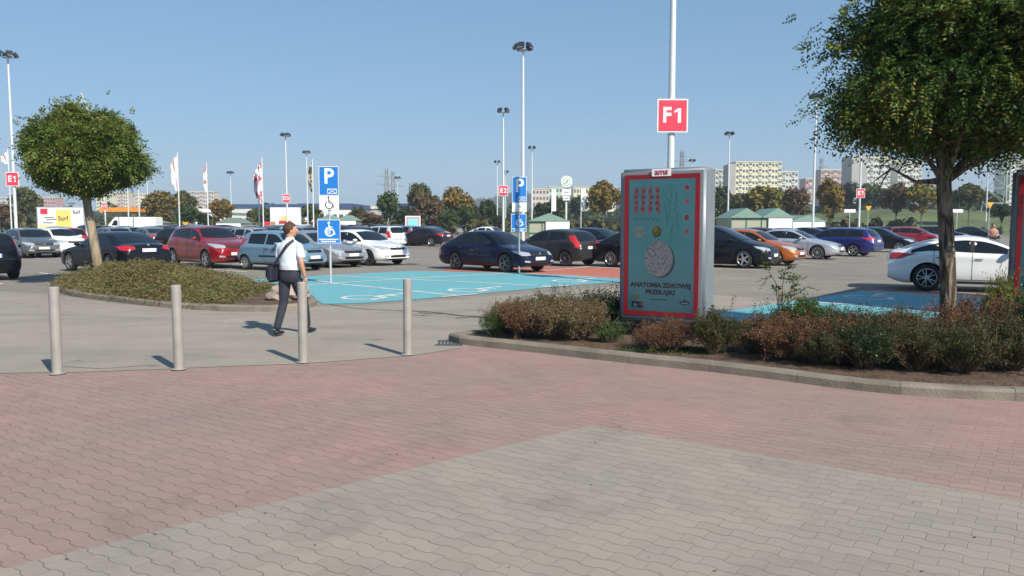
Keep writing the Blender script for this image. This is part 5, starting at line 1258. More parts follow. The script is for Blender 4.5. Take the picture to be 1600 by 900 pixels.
# white box van
def van(px, Y, label):
    X = (px - 800) / 1250 * Y; root = empty('box_van', (X, Y, 0), 0, label, 'van')
    b = MB(); prof = [(-2.9, .45), (-2.9, 1.3), (-2.75, 1.55), (-2.1, 2.35), (-1.9, 2.5), (2.9, 2.5), (2.9, .45)]
    vs = [(x, -1.0, z_) for x, z_ in prof] + [(x, 1.0, z_) for x, z_ in prof]; n = len(prof)
    b.add(vs, [tuple(range(n)), tuple(range(n, 2 * n))[::-1]] + [(i, (i + 1) % n, n + (i + 1) % n, n + i) for i in range(n)], M['white']); me = b.mesh('body', None, True); bevel_mesh(me, .08, 2); link('body', me, root)
    b = MB(); b.poly([(-2.35, -1.01, 1.5), (-1.6, -1.01, 1.5), (-1.6, -1.01, 2.1), (-2.0, -1.01, 2.1)], M['glass']); b.build('side_window', root, fixn=False)
    b = MB(); b.poly([(-2.79, -.8, 1.52), (-2.15, -.8, 2.33), (-2.15, .8, 2.33), (-2.79, .8, 1.52)], M['glass']); b.v = [(v[0] - .02, v[1], v[2] + .02) for v in b.v]; b.build('windscreen', root, fixn=False)
    t, q = get_wheel(.33, 'h')
    for x in (-2.0, 1.9):
        for sy in (1, -1): w_ = link('wheel', t, root, (x, sy * .92, .33)); w_.rotation_euler = (0, 0, 0 if sy > 0 else math.pi); link('rim', q, w_)
van(213, 96, 'white box van parked sideways beyond the first rows')
# ---- kiosks, trolley shelters
M['greenroof'] = mat('green_metal_roof', (0.17, 0.28, 0.24), .6, .0, var=.1); M['shelterglass'] = mat('shelter_glass', (0.36, 0.37, 0.28), .2, .0, coat=.5); M['greenframe'] = mat('green_frame', (0.04, 0.22, 0.13), .5)
M['kioskroof'] = mat('kiosk_roof', (0.16, 0.20, 0.19), .6); M['orange'] = mat('orange_paint', (0.72, 0.26, 0.04), .5); M['tan'] = mat('tan_panel', (0.35, 0.24, 0.12), .7)
def shelter(px0, px1, ytop, Y, label, white, bays=1):
    rm = M['kioskroof'] if 'kiosk' in label else M['greenroof']
    a = at(px0, 352, Y); b_ = at(px1, ytop, Y); W_ = b_.x - a.x; H_ = b_.z; root = empty('trolley_shelter', ((a.x + b_.x) / 2, Y + 2.2, 0), 0, label, 'shelter', 'green-roofed trolley shelters')
    dp = 4.4; he = H_ * .74
    for k in range(bays):
        x0 = -W_ / 2 + W_ * k / bays; x1 = x0 + W_ / bays; xm = (x0 + x1) / 2; b = MB()
        vs = [(x0 - .1, -dp / 2 - .1, he), (xm, -dp / 2 - .1, H_), (x1 + .1, -dp / 2 - .1, he), (x0 - .1, dp / 2, he), (xm, dp / 2, H_), (x1 + .1, dp / 2, he)]
        b.add(vs, [(0, 1, 4, 3), (1, 2, 5, 4), (0, 2, 1), (3, 4, 5)], rm); b.build('roof', root)
    b = MB(); b.box((0, 0, he / 2), (W_ - .1, dp - .2, he - .02), M['shelterglass']); b.build('glazing', root)
    b = MB(); n = max(3, int(W_ / 1.1))
    for k in range(n + 1): b.box((-W_ / 2 + .05 + (W_ - .1) * k / n, -dp / 2 + .08, he / 2), (.07, .08, he), M['greenframe'])
    for zz in (.06, he * .5, he - .06): b.box((0, -dp / 2 + .05, zz), (W_, .06, .07), M['greenframe'])
    b.build('frame', root)
    if white:
        f0, f1 = white; b = MB(); b.box((-W_ / 2 + W_ * (f0 + f1) / 2, -dp / 2 - .06, he * .55), (W_ * (f1 - f0), .05, he * .86), M['white']); b.build('advert_sheet', root)
shelter(826, 890, 333, 66, 'green-roofed trolley shelter with a white sheet above the charcoal hatchback', (.42, 1.0))
shelter(1142, 1240, 325, 62, 'twin-roofed green trolley shelter above the black people carrier', (.60, .98), 2)
shelter(1236, 1292, 336, 84, 'low white-sheeted trolley shelter behind the silver saloon', (.05, .95))
shelter(338, 376, 340, 92, 'white kiosk with grey-green roof behind the red crossover', (.0, 1.0)); shelter(196, 246, 341, 104, 'white kiosk with green roof right of the white van', (.0, 1.0)); shelter(496, 556, 336, 110, 'green-roofed shelter behind the first blue sign', (.3, 1.0), 2)
# restaurant sign wall with orange half sun
r = empty('sign_wall', (at(437, 350, 108).x, 108, 0), 0, 'white sign wall with an orange half sun above a red banner', 'sign wall')
b = MB(); b.box((.7, .5, 1.95), (3.9, 1, 3.9), M['white']); b.build('wall', r)
b = MB(); b.poly([(.7 + .55 * math.cos(t), -.02, 2.1 + .7 * math.sin(t)) for t in np.linspace(0, math.pi, 18)], M['yel']); b.build('half_sun', r, fixn=False)
b = MB(); b.box((.75, -.05, 1.95), (1.6, .08, .36), M['pred']); b.box((-1.75, .3, 1.7), (.9, .5, .6), M['pred']); b.box((-.85, -.05, 1.2), (.6, .06, 1.6), M['tan']); b.build('banner', r)
# far poster panel, round dealership sign, road signs
r = empty('far_poster_panel', (at(645, 350, 72).x, 72, 0), .2, 'small white and red poster panel beyond the dark parked cars', 'advertising panel')
b = MB(); b.box((0, 0, 1.35), (1.35, .3, 2.1), M['white']); b.build('casing', r); b = MB(); b.box((0, -.16, 1.35), (1.15, .02, 1.85), M['pred']); b.box((0, -.175, 1.35), (.98, .02, 1.65), M['teal']); b.build('poster', r, fixn=False)
Ys = 120; p = at(885, 284, Ys); r = empty('dealership_sign', (p.x, Ys, 0), 0, 'round white sign with green winged emblem on a tall post', 'sign')
b = MB(); b.tube([(0, .3, 0), (0, .3, p.z)], .16, M['polewhite'], 10); b.build('post', r); M['emb'] = mat('emblem_green', (0.16, 0.36, 0.20), .5)
b = MB(); b.lathe([(.001, -.2), (.82, -.2), (.86, -.15), (.86, .1), (.001, .1)], M['white'], 32, 'Y'); b.v = [(v[0], v[1], v[2] + p.z) for v in b.v]
b.poly([(.62 * math.cos(t), -.21, p.z + .62 * math.sin(t)) for t in np.linspace(0, 6.28, 28, endpoint=False)], M['emb']); b.poly([(.5 * math.cos(t), -.22, p.z + .5 * math.sin(t)) for t in np.linspace(0, 6.28, 28, endpoint=False)], M['white'])
b.poly([(-.4, -.23, p.z - .3), (-.1, -.23, p.z - .32), (.35, -.23, p.z + .12), (.1, -.23, p.z + .38), (-.05, -.23, p.z + .05)], M['emb']); b.build('round_sign', r, fixn=False)
for z0_, z1_, wd_ in ((p.z - 2.0, p.z - 1.1, 1.35), (p.z - 2.75, p.z - 2.1, 1.0)): b = MB(); b.box((0, 0, (z0_ + z1_) / 2), (wd_, .2, z1_ - z0_), M['white']); b.box((.0, -.11, (z0_ + z1_) / 2), (wd_ * .5, .02, .16), M['emb']); b.build('name_board', r)
M['yelsign'] = mat('yellow_sign', (0.62, 0.36, 0.03), .5)
def yield_sign(px, ytop, Y, lab, m='yelsign'):
    p = at(px, ytop, Y); r = empty('yield_sign', (p.x, Y, 0), 0, lab, 'road sign', 'yellow yield signs'); b = MB(); b.tube([(0, .05, 0), (0, .05, p.z)], .04, M['galv'], 8); b.build('post', r)
    b = MB(); b.prism([(-.40, 0), (.40, 0), (0, -.70)], -.02, .02, M[m]); b.v = [(v[0], v[2] - .02, v[1] + p.z) for v in b.v]; b.build('plate', r)
yield_sign(290, 347, 92, 'yellow triangular sign right of the white flag pole'); yield_sign(1357, 322, 104, 'yellow triangular sign right of the E3 mast'); yield_sign(1547, 316, 88, 'yellow triangular sign by the lattice pylon')
for px, lab in ((1328, 'small white direction sign left of the E3 mast'), (1496, 'small white direction sign right of the big trunk')):
    p = at(px, 327, 100); r = empty('direction_sign', (p.x, 100, 0), 0, lab, 'road sign'); b = MB(); b.tube([(0, .05, 0), (0, .05, p.z)], .06, M['galv'], 8); b.build('post', r); b = MB(); b.box((0, 0, p.z - .2), (1.4, .05, .4), M['white']); b.build('plate', r)
# ---- people
def skin(name, verts, edges, rad, m, sub=2, root=0):
    me = bpy.data.meshes.new(name); me.from_pydata(verts, edges, []); o = link('tmp_' + name, me)
    md = o.modifiers.new('s', 'SKIN'); md.use_smooth_shade = True
    for i, v in enumerate(me.skin_vertices[0].data):
        r = rad[i]; v.radius = (r, r) if not hasattr(r, '__len__') else r; v.use_root = (i == root)
    s = o.modifiers.new('u', 'SUBSURF'); s.levels = sub; s.render_levels = sub
    r = eval_mods(o); bpy.data.objects.remove(o); r.materials.clear(); r.materials.append(m)
    for p in r.polygons: p.use_smooth = True
    return r
def join_meshes(name, lst):
    bm = bmesh.new(); mats = []
    for me in lst:
        n = len(bm.faces); bm.from_mesh(me); bm.faces.ensure_lookup_table()
        for f in bm.faces[n:]:
            mt = me.materials[f.material_index]
            if mt not in mats: mats.append(mt)
            f.material_index = mats.index(mt); f.smooth = True
    out = bpy.data.meshes.new(name); bm.to_mesh(out); bm.free()
    for mt in mats: out.materials.append(mt)
    return out
def ellipsoid(c, r, m, rot_=None, n=20, fn=None):
    bm = bmesh.new(); bmesh.ops.create_uvsphere(bm, u_segments=n, v_segments=n // 2 + 4, radius=1)
    for v in bm.verts:
        q = Vector((v.co.x * r[0], v.co.y * r[1], v.co.z * r[2]))
        if fn: q = fn(q)
        if rot_: q = rot_ @ q
        v.co = q + Vector(c)
    me = bpy.data.meshes.new('e'); bm.to_mesh(me); bm.free(); me.materials.append(m); return me
def loft(name, secs, m, n=20, cap=True):
    """stacked ellipses: (centre, rx, ry, axis direction x vector)"""
    b = MB(); vs = []
    for (c, rx, ry, yaw) in secs:
        for k in range(n):
            t = 2 * math.pi * k / n; x, y = rx * math.cos(t), ry * math.sin(t); vs.append((c[0] + x * math.cos(yaw) - y * math.sin(yaw), c[1] + x * math.sin(yaw) + y * math.cos(yaw), c[2]))
    fs = [(i * n + k, i * n + (k + 1) % n, (i + 1) * n + (k + 1) % n, (i + 1) * n + k) for i in range(len(secs) - 1) for k in range(n)]
    if cap: fs += [tuple(range(n))[::-1], tuple((len(secs) - 1) * n + k for k in range(n))]
    b.add(vs, fs, m, True); return b.mesh(name, 60, False)
def hand(w_, d, palmn, m, mirror=1):
    """relaxed hand hanging from wrist w_, along d; palm facing palmn"""
    d = Vector(d).normalized(); pn = Vector(palmn).normalized(); s = d.cross(pn).normalized() * mirror; w_ = Vector(w_); out = []
    out.append(skin('palm', [w_, w_ + d * .045, w_ + d * .085], [(0, 1), (1, 2)], [(.022, .016), (.036, .017), (.036, .014)], m, 1))
    for k, (off, ln) in enumerate([(-.028, .072), (-.010, .080), (.009, .074), (.027, .058)]):
        a = w_ + d * .075 + s * off; p = [a, a + d * ln * .45 + pn * .006, a + d * ln * .75 + pn * .020, a + d * ln * .9 + pn * .036]
        out.append(skin('finger', p, [(0, 1), (1, 2), (2, 3)], [.009, .0085, .008, .006], m, 1))
    a = w_ + d * .025 - s * .022; p = [a, a - s * .025 + d * .025 + pn * .008, a - s * .03 + d * .055 + pn * .02]; out.append(skin('thumb', p, [(0, 1), (1, 2)], [.012, .010, .007], m, 1))
    return out
def person(loc, yaw, label, M_, J, head_yaw=0.0, hairlong=False):
    root = empty('person', loc, yaw, label, 'person')
    v = []; e = []; r = []; ix = {}
    def add(k, p, rad, par=None):
        ix[k] = len(v); v.append(p); r.append(rad)
        if par: e.append((ix[par], ix[k]))
    add('pel', J['pel'], (.13, .10)); add('waist', J['waist'], (.125, .095), 'pel'); add('chest', J['chest'], (.15, .11), 'waist'); add('neckb', Vector(J['neckb']) + Vector((0, 0, -.03)), (.06, .055), 'chest'); add('neck', J['neck'], (.052, .055), 'neckb'); add('skull', J['skull'], (.06, .065), 'neck')
    for s in 'LR':
        add('sh' + s, Vector(J['sh' + s]) + Vector((0, 0, -.035)), .048, 'chest'); add('el' + s, J['el' + s], .043, 'sh' + s); add('fa' + s, Vector(J['el' + s]).lerp(Vector(J['wr' + s]), .4), .039, 'el' + s); add('wr' + s, J['wr' + s], .025, 'fa' + s)
        add('hip' + s, J['hip' + s], .09, 'pel'); add('kn' + s, J['kn' + s], .06, 'hip' + s); add('ca' + s, Vector(J['kn' + s]).lerp(Vector(J['an' + s]), .35), .055, 'kn' + s); add('an' + s, J['an' + s], .035, 'ca' + s)
    body = skin('body', v, e, r, M_['skin'], 2)
    hy = Matrix.Rotation(head_yaw, 3, 'Z'); hc = Vector(J['head'])
    def hf(q):
        if q.x > 0 and q.z < 0: q.y *= 1 - .22 * (-q.z / .115)
        if q.x < 0 and q.z < -.02: q.x *= .88
        return q
    head = ellipsoid(hc, (.098, .076, .118), M_['skin'], hy, 28, hf); parts = [body, head]
    def hp(x, y, z_): return hc + hy @ Vector((x, y, z_))
    parts.append(ellipsoid(hp(.100, 0, -.012), (.018, .013, .024), M_['skin'], hy, 10)); parts.append(ellipsoid(hp(.09, 0, -.055), (.010, .024, .007), M_['lip'], hy, 10))
    for s in (-1, 1):
        parts.append(ellipsoid(hp(.082, s * .031, .012), (.011, .013, .010), M_['eye'], hy, 10)); parts.append(ellipsoid(hp(.090, s * .031, .012), (.005, .005, .005), M_['dark'], hy, 8)); parts.append(ellipsoid(hp(.086, s * .031, .032), (.008, .018, .004), M_['hair'], hy, 8)); parts.append(ellipsoid(hp(-.005, s * .077, -.005), (.020, .009, .031), M_['skin'], hy, 12))
    parts += hand(J['wrR'], J['hdR'], J['hpR'], M_['skin'], 1) + hand(J['wrL'], J['hdL'], J['hpL'], M_['skin'], -1)
    link('body', join_meshes('body', parts), root)
    def hairf(q): 
        if q.x > .035: q.z = max(q.z, .045 + (q.x - .035) * .3)
        if q.z < -.02 and not hairlong: q *= .93
        return q
    hr = ellipsoid(hc + hy @ Vector((-.012, 0, .018)), (.102, .086, .114), M_['hair'], hy, 26, hairf)
    hl = [hr]
    if hairlong: hl.append(ellipsoid(hc + hy @ Vector((-.05, 0, -.10)), (.06, .085, .14), M_['hair'], hy, 16))
    link('hair', join_meshes('hair', hl), root)
    # shirt: torso and sleeves in one surface
    P, W_, C_, Nb = (Vector(J[k]) for k in ('pel', 'waist', 'chest', 'neckb')); yw = J.get('yaw', 0)
    tor = loft('shirt', [(W_ + Vector((0, 0, -.055)), .108, .165, yw), (W_ + Vector((0, 0, -.03)), .116, .172, yw), (W_ + Vector((0, 0, .03)), .114, .168, yw), (W_.lerp(C_, .5), .122, .185, yw), (C_, .130, .205, yw), (C_ + Vector((0, 0, .07)), .125, .214, yw), (C_ + Vector((0, 0, .12)), .112, .200, yw), (C_ + Vector((0, 0, .15)), .098, .165, yw), (Nb + Vector((0, 0, .005)), .080, .125, yw), (Nb + Vector((.004, 0, .035)), .062, .072, yw), (Nb + Vector((.006, 0, .065)), .060, .062, yw)], M_['shirt'], 28)
    sl = [tor]
    for s in 'LR':
        a, b_ = Vector(J['sh' + s]) + Vector((0, 0, -.03)), Vector(J['el' + s]); inn = a + (Nb - a) * .35; sl.append(skin('sleeve', [inn, a, a.lerp(b_, .45), a.lerp(b_, .86)], [(0, 1), (1, 2), (2, 3)], [.066, .062, .062, .066], M_['shirt'], 2))
    link('shirt', join_meshes('shirt', sl), root)
    hl_, hr_ = Vector(J['hipL']), Vector(J['hipR']); tv = [P + Vector((0, 0, .07)), P, hl_ + Vector((0, 0, -.06)), Vector(J['knL']), Vector(J['anL']) + Vector((0, 0, .0)), hr_ + Vector((0, 0, -.06)), Vector(J['knR']), Vector(J['anR'])]
    top_ = loft('w', [(P + Vector((0, 0, -.12)), .085, .125, yw), (P + Vector((0, 0, -.06)), .130, .168, yw), (P + Vector((0, 0, .03)), .128, .176, yw), (P + Vector((0, 0, .085)), .114, .166, yw)], M_['trousers'], 24)
    legs = [top_]
    for s in 'LR':
        h_, k_, a_ = Vector(J['hip' + s]), Vector(J['kn' + s]), Vector(J['an' + s])
        legs.append(skin('leg', [h_ + Vector((0, 0, .02)), h_.lerp(k_, .3), h_.lerp(k_, .7), k_, k_.lerp(a_, .35), k_.lerp(a_, .8), a_ + Vector((0, 0, -.01))], [(i, i + 1) for i in range(6)], [.102, .096, .080, .068, .068, .058, .060], M_['trousers'], 2))
    link('trousers', join_meshes('trousers', legs), root)
    b = MB(); 
    for s in 'LR':
        a_ = Vector(J['an' + s]); t_ = Vector(J['toe' + s]); d_ = (t_ - a_); d_.z = 0; d_.normalize(); base = a_.z - .085
        p = [a_ - d_ * .055 + Vector((0, 0, -.045)), a_ + d_ * .02 + Vector((0, 0, -.035)), a_ + d_ * .10 + Vector((0, 0, -.055)), a_ + d_ * .185 + Vector((0, 0, -.062))]
        if J.get('lift') == s: p[0].z += .04; p[1].z += .02
        me = skin('shoe', p, [(0, 1), (1, 2), (2, 3)], [(.042, .040), (.046, .048), (.046, .030), (.034, .022)], M_['shoe'], 2); link('shoe', me, root)
    if 'belt' in M_:
        link('belt', loft('belt', [(P + Vector((0, 0, .062)), .119, .170, yw), (P + Vector((0, 0, .092)), .117, .168, yw)], M_['belt'], 24, False), root)
    return root
M['skin'] = mat('skin', (0.50, 0.27, 0.18), .55, var=.05); M['shirtw'] = mat('shirt_cloth', (0.62, 0.68, 0.74), .85, bump=1.0, bscale=11); M['jeans'] = mat('dark_jeans', (0.022, 0.026, 0.042), .9, var=.3, vscale=5, bump=.9, bscale=12); M['shoe'] = mat('shoe_leather', (0.015, 0.014, 0.014), .5)
M['hairb'] = mat('brown_hair', (0.055, 0.028, 0.015), .7, bump=.5, bscale=60); M['bag'] = mat('bag_cloth', (0.012, 0.015, 0.035), .7, bump=.2); M['lip'] = mat('lip', (0.35, 0.12, 0.1), .5); M['eyew'] = mat('eye', (0.7, 0.7, 0.68), .3)
MP = dict(skin=M['skin'], shirt=M['shirtw'], trousers=M['jeans'], shoe=M['shoe'], hair=M['hairb'], lip=M['lip'], eye=M['eyew'], dark=M['black'], belt=M['black'])
fL = gp(438, 528); fR = gp(478, 520); fw = (fR - fL); 
J = dict(pel=(0, 0, .90), waist=(.0, 0, 1.03), chest=(.02, 0, 1.24), neckb=(.01, 0, 1.41), neck=(.02, 0, 1.48), skull=(.03, 0, 1.55), head=(.035, 0, 1.58),
 shL=(.01, .185, 1.375), elL=(.03, .225, 1.10), wrL=(.22, .17, .98), hdL=(1, -.2, -.2), hpL=(0, -1, -.2), shR=(.0, -.185, 1.375), elR=(-.05, -.235, 1.11), wrR=(.03, -.245, .875), hdR=(.25, 0, -1), hpR=(0, 1, 0),
 hipL=(0, .09, .88), hipR=(0, -.09, .88), knL=(-.04, .10, .49), anL=(-.22, .10, .105), toeL=(0, .12, .02), knR=(.20, -.10, .48), anR=(.27, -.10, .10), toeR=(.5, -.12, .02))
mx_ = (fL + fR) / 2; ya = math.atan2(.93, .36)
man = person((mx_.x - .03, mx_.y, .004), ya, 'man in white short-sleeved shirt and dark jeans walking away across the road', MP, J, -.75)
# shoulder bag, hanging at his left hip
br = empty('shoulder_bag', (mx_.x - .03, mx_.y, .004), ya, 'dark shoulder bag hanging at the walking man\'s left hip', 'bag')
b = MB(); b.box((-.06, .245, .93), (.27, .10, .25), M['bag']); me = b.mesh('bag', None, True); bevel_mesh(me, .03, 3); link('bag_body', me, br)
b = MB(); b.box((-.06, .298, .96), (.25, .012, .17), M['bag']); b.build('flap', br)
pts = []
for t in np.linspace(0, 1, 18):
    a = Vector((-.04, -.115, 1.44)); c_ = Vector((-.10, .20, 1.03)); p = a.lerp(c_, t); p.x = -.142 - .012 * math.sin(t * 3.1) + .09 * max(0, 1 - t * 5) + (.03 if t > .92 else 0); pts.append(p)
vs = []
for p in pts: vs += [(p.x, p.y - .010, p.z - .017), (p.x, p.y + .010, p.z + .017)]
b = MB(); b.add(vs, [(2 * i, 2 * i + 1, 2 * i + 3, 2 * i + 2) for i in range(len(pts) - 1)], M['bag'], True)
vs2 = [(x + .006, y, z_) for x, y, z_ in vs]; b.add(vs2, [(2 * i, 2 * i + 1, 2 * i + 3, 2 * i + 2) for i in range(len(pts) - 1)], M['bag'], True); b.build('strap', br, fixn=False)
# far woman right of the trunk
M['pink'] = mat('pink_top', (0.42, 0.22, 0.18), .8); M['hair2'] = mat('auburn_hair', (0.10, 0.035, 0.02), .7)
MP2 = dict(MP, shirt=M['pink'], hair=M['hair2']); MP2.pop('belt')
J2 = dict(J, elL=(.06, .21, 1.12), wrL=(.3, .12, 1.05), elR=(.06, -.21, 1.12), wrR=(.3, -.12, 1.05), hdR=(1, .2, 0), hpR=(0, 1, 0), hdL=(1, -.2, 0))
q = at(1552, 350, 42); wo = person((q.x, 42, .004), -1.9, 'woman with auburn hair in a pink top beyond the white saloon', MP2, J2, .2, True)
r = empty('pushchair', (q.x - .25, 41.3, 0), -1.9, 'dark pushchair held by the distant woman in pink', 'pushchair')
b = MB(); b.tube([(-.35, -.22, 1.05), (-.3, -.22, .8), (.25, -.22, .25)], .015, M['black'], 6); b.tube([(-.35, .22, 1.05), (-.3, .22, .8), (.25, .22, .25)], .015, M['black'], 6); b.tube([(-.35, -.22, 1.05), (-.35, .22, 1.05)], .018, M['black'], 6); b.tube([(.25, -.2, .6), (-.3, -.22, .2)], .014, M['black'], 6); b.tube([(.25, .2, .6), (-.3, .22, .2)], .014, M['black'], 6); b.build('frame', r)
me = join_meshes('seat', [ellipsoid((.0, 0, .62), (.30, .2, .24), M['bag'], None, 14)]); link('seat', me, r)
for x in (-.3, .3):
    for y in (-.22, .22): b = MB(); b.lathe([(.11, -.02), (.12, 0), (.11, .02), (.001, .02)], M['black'], 14, 'Y'); b.v = [(v[0] + x, v[1] + y, v[2] + .12) for v in b.v]; b.build('wheel', r)
# ================================================================= BACKGROUND
# grass bank on the right, hills
gx = np.linspace(62, 420, 50); gy = np.linspace(112, 420, 36); vs = []; fs = []
for j, y in enumerate(gy):
    for i, x in enumerate(gx):
        t = (y - 112) / 50; t = min(1, max(0, t)); s = min(1, max(0, (x - 46 - (y - 112) * .1) / 25)); vs.append((x, y, -.02 + 4.6 * t * t * (3 - 2 * t) * s + .25 * math.sin(x * .11) * t))
n = len(gx)
for j in range(len(gy) - 1):
    for i in range(n - 1): fs.append((j * n + i, j * n + i + 1, (j + 1) * n + i + 1, (j + 1) * n + i))
M['bank'] = mat('bank_grass', (0.09, 0.118, 0.04), .95, var=.35, vscale=.15); mb = MB(); mb.add(vs, fs, M['bank'], True); tag(mb.build('grass_bank', fixn=False), kind='structure')
def hill_z(x, y): 
    return max(0, (34 + 12 * math.sin(x * .0035 + 1.1) + 7 * math.sin(x * .011)) * math.exp(-((y - 1500) / 330) ** 2) * min(1, max(0, (x + 500) / 500)))
gx = np.linspace(-600, 2300, 120); gy = np.linspace(900, 2100, 26); vs = [(x, y, hill_z(x, y) - .5) for y in gy for x in gx]; n = len(gx)
fs = [(j * n + i, j * n + i + 1, (j + 1) * n + i + 1, (j + 1) * n + i) for j in range(len(gy) - 1) for i in range(n - 1)]
M['hill'] = mat('wooded_hill', (0.035, 0.055, 0.025), .95, var=.5, vscale=.03); mb = MB(); mb.add(vs, fs, M['hill'], True); tag(mb.build('hills', fixn=False), kind='structure')
def wood(name, label, x0, x1, y0, y1, hmin, hmax, nt_, ck, zf=None, seed=1, leaf=1.0, per=46):
    g = np.random.default_rng(seed); Cs, As, Bs = [], [], []
    for i in range(nt_):
        x = g.uniform(x0, x1); y = g.uniform(y0, y1); h = g.uniform(hmin, hmax); z0 = zf(x, y) if zf else 0; rr_ = h * .38
        o = rnd(per, g) * (.55 + .45 * g.random((per, 1))) * np.array([rr_, rr_, h * .5]); c_ = np.array([x, y, z0 + h * .5]) + o
        A = rnd(per, g); Nn = unit(o + rnd(per, g) * rr_ * .4); A = unit(np.cross(A, Nn)); B = np.cross(A, Nn); s = leaf * h * .11 * (.6 + .8 * g.random((per, 1))); Cs.append(c_); As.append(A * s); Bs.append(B * s * .8)
    tag(link(name, quads_mesh(name, np.concatenate(Cs), np.concatenate(As), np.concatenate(Bs), FM[ck])), label, 'wood', kind='stuff')
wood('wooded_hillside', 'far wooded hillside along the horizon', -300, 1900, 1150, 1500, 10, 17, 2600, 'dark', hill_z, 3, 1.4, 34)
wood('tree_belt', 'continuous belt of trees behind the shops and roads', -330, 330, 290, 420, 6, 10.5, 620, 'green', None, 4, 1.0, 90)
wood('tree_belt.001', 'continuous dark belt of trees behind the grass bank', 60, 420, 225, 330, 7, 11, 330, 'dark', None, 5, 1.0, 90)
wood('hedge', 'low brown-green scrub hedge along the far edge of the car park', -125, 60, 118, 136, 1.6, 3.0, 300, 'olive', None, 6, 1.3, 70)
wood('hedge.001', 'low dark bushes at the foot of the grass bank', 40, 110, 100, 106, .7, 1.5, 110, 'dark', None, 8, 1.3, 60)
G = 'trees around the far edge of the car park'
far_trees([
 (38, 46, 292, 350, 128, 'olive', 'thin olive tree behind the E1 mast'), (8, 40, 318, 354, 122, 'brown', 'brownish bush-like tree at the left edge'),
 (250, 56, 298, 352, 124, 'golden', 'orange-green tree right of the round tree crown'), (285, 44, 296, 340, 140, 'olive', 'pale green tree behind the white flag'), (292, 46, 322, 354, 120, 'green', 'dense green bushy tree left of the red flag'),
 (346, 40, 305, 352, 122, 'golden', 'yellow-brown tree above the left kiosk'), (318, 26, 330, 354, 121, 'dark', 'small dark round tree by the left kiosk'), (402, 34, 322, 352, 132, 'olive', 'small olive tree between the striped flags and the sign wall'), (418, 34, 325, 350, 118, 'green', 'small green round tree left of the sign wall'),
 (484, 38, 318, 350, 120, 'green', 'round green tree left of the first blue sign'), (560, 30, 322, 352, 124, 'olive', 'small olive tree right of the first blue sign'), (575, 46, 330, 356, 116, 'brown', 'brown thicket tree above the boxy estate'),
 (608, 48, 300, 352, 122, 'green', 'green tree below the far lamp mast with an uneven top'), (632, 34, 322, 354, 118, 'dark', 'dark green round tree left of the far poster panel'),
 (655, 50, 286, 345, 150, 'olive', 'tall grey-green tree behind the brown one'), (672, 56, 298, 356, 120, 'brown', 'large brown tree above the plum saloon'), (712, 54, 289, 350, 126, 'golden', 'yellow-orange tree right of the brown tree'), (700, 36, 325, 356, 116, 'green', 'low green tree in front of the yellow-orange one'), (728, 34, 322, 354, 117, 'green', 'second low green tree in front of the yellow-orange one'),
 (762, 36, 312, 352, 130, 'dark', 'dark round tree left of the E2 mast'), (740, 30, 318, 352, 160, 'dark', 'dark tree in the gap right of the yellow-orange one'), (776, 24, 335, 358, 108, 'dark', 'small dark bush at the E2 mast foot'), (850, 36, 312, 345, 150, 'dark', 'dark tree behind the first trolley shelter'), (872, 40, 302, 348, 150, 'green', 'green tree beneath the round dealership sign'), (905, 36, 305, 342, 170, 'dark', 'dark tree right of the round dealership sign'),
 (943, 58, 279, 345, 118, 'golden', 'olive-golden tree left of the poster panel'), (1128, 40, 290, 352, 130, 'dark', 'dark tree behind the pole left of the yellow block'), (1165, 56, 296, 345, 140, 'olive', 'olive tree above the twin-roofed shelter'), (1195, 66, 283, 345, 128, 'yellow', 'yellow-green tree before the large apartment block'), (1215, 44, 292, 340, 150, 'green', 'green tree before the small apartment block'),
 (1246, 44, 286, 345, 118, 'brown', 'brown tree left of the thick lamp mast'), (1297, 46, 278, 345, 112, 'golden', 'golden tree right of the thick lamp mast'), (1330, 40, 285, 322, 190, 'dark', 'dark tree below the red apartment block'), (1360, 46, 284, 322, 185, 'green', 'green tree before the white slab block'), (1402, 50, 286, 335, 122, 'brown', 'brownish thin tree right of the E3 mast'), (1442, 54, 281, 336, 118, 'yellow', 'yellow-green tree left of the big right trunk'),
 (1375, 46, 296, 326, 200, 'dark', 'dark tree between the E3 mast and the brown tree'), (1516, 50, 284, 332, 130, 'olive', 'olive tree right of the big right trunk'), (1487, 40, 296, 328, 190, 'green', 'green tree hidden partly by the big trunk'), (1566, 44, 318, 345, 110, 'dark', 'dark bush at the foot of the lattice pylon'), (1548, 46, 298, 330, 210, 'dark', 'dark tree behind the lattice pylon')], G)
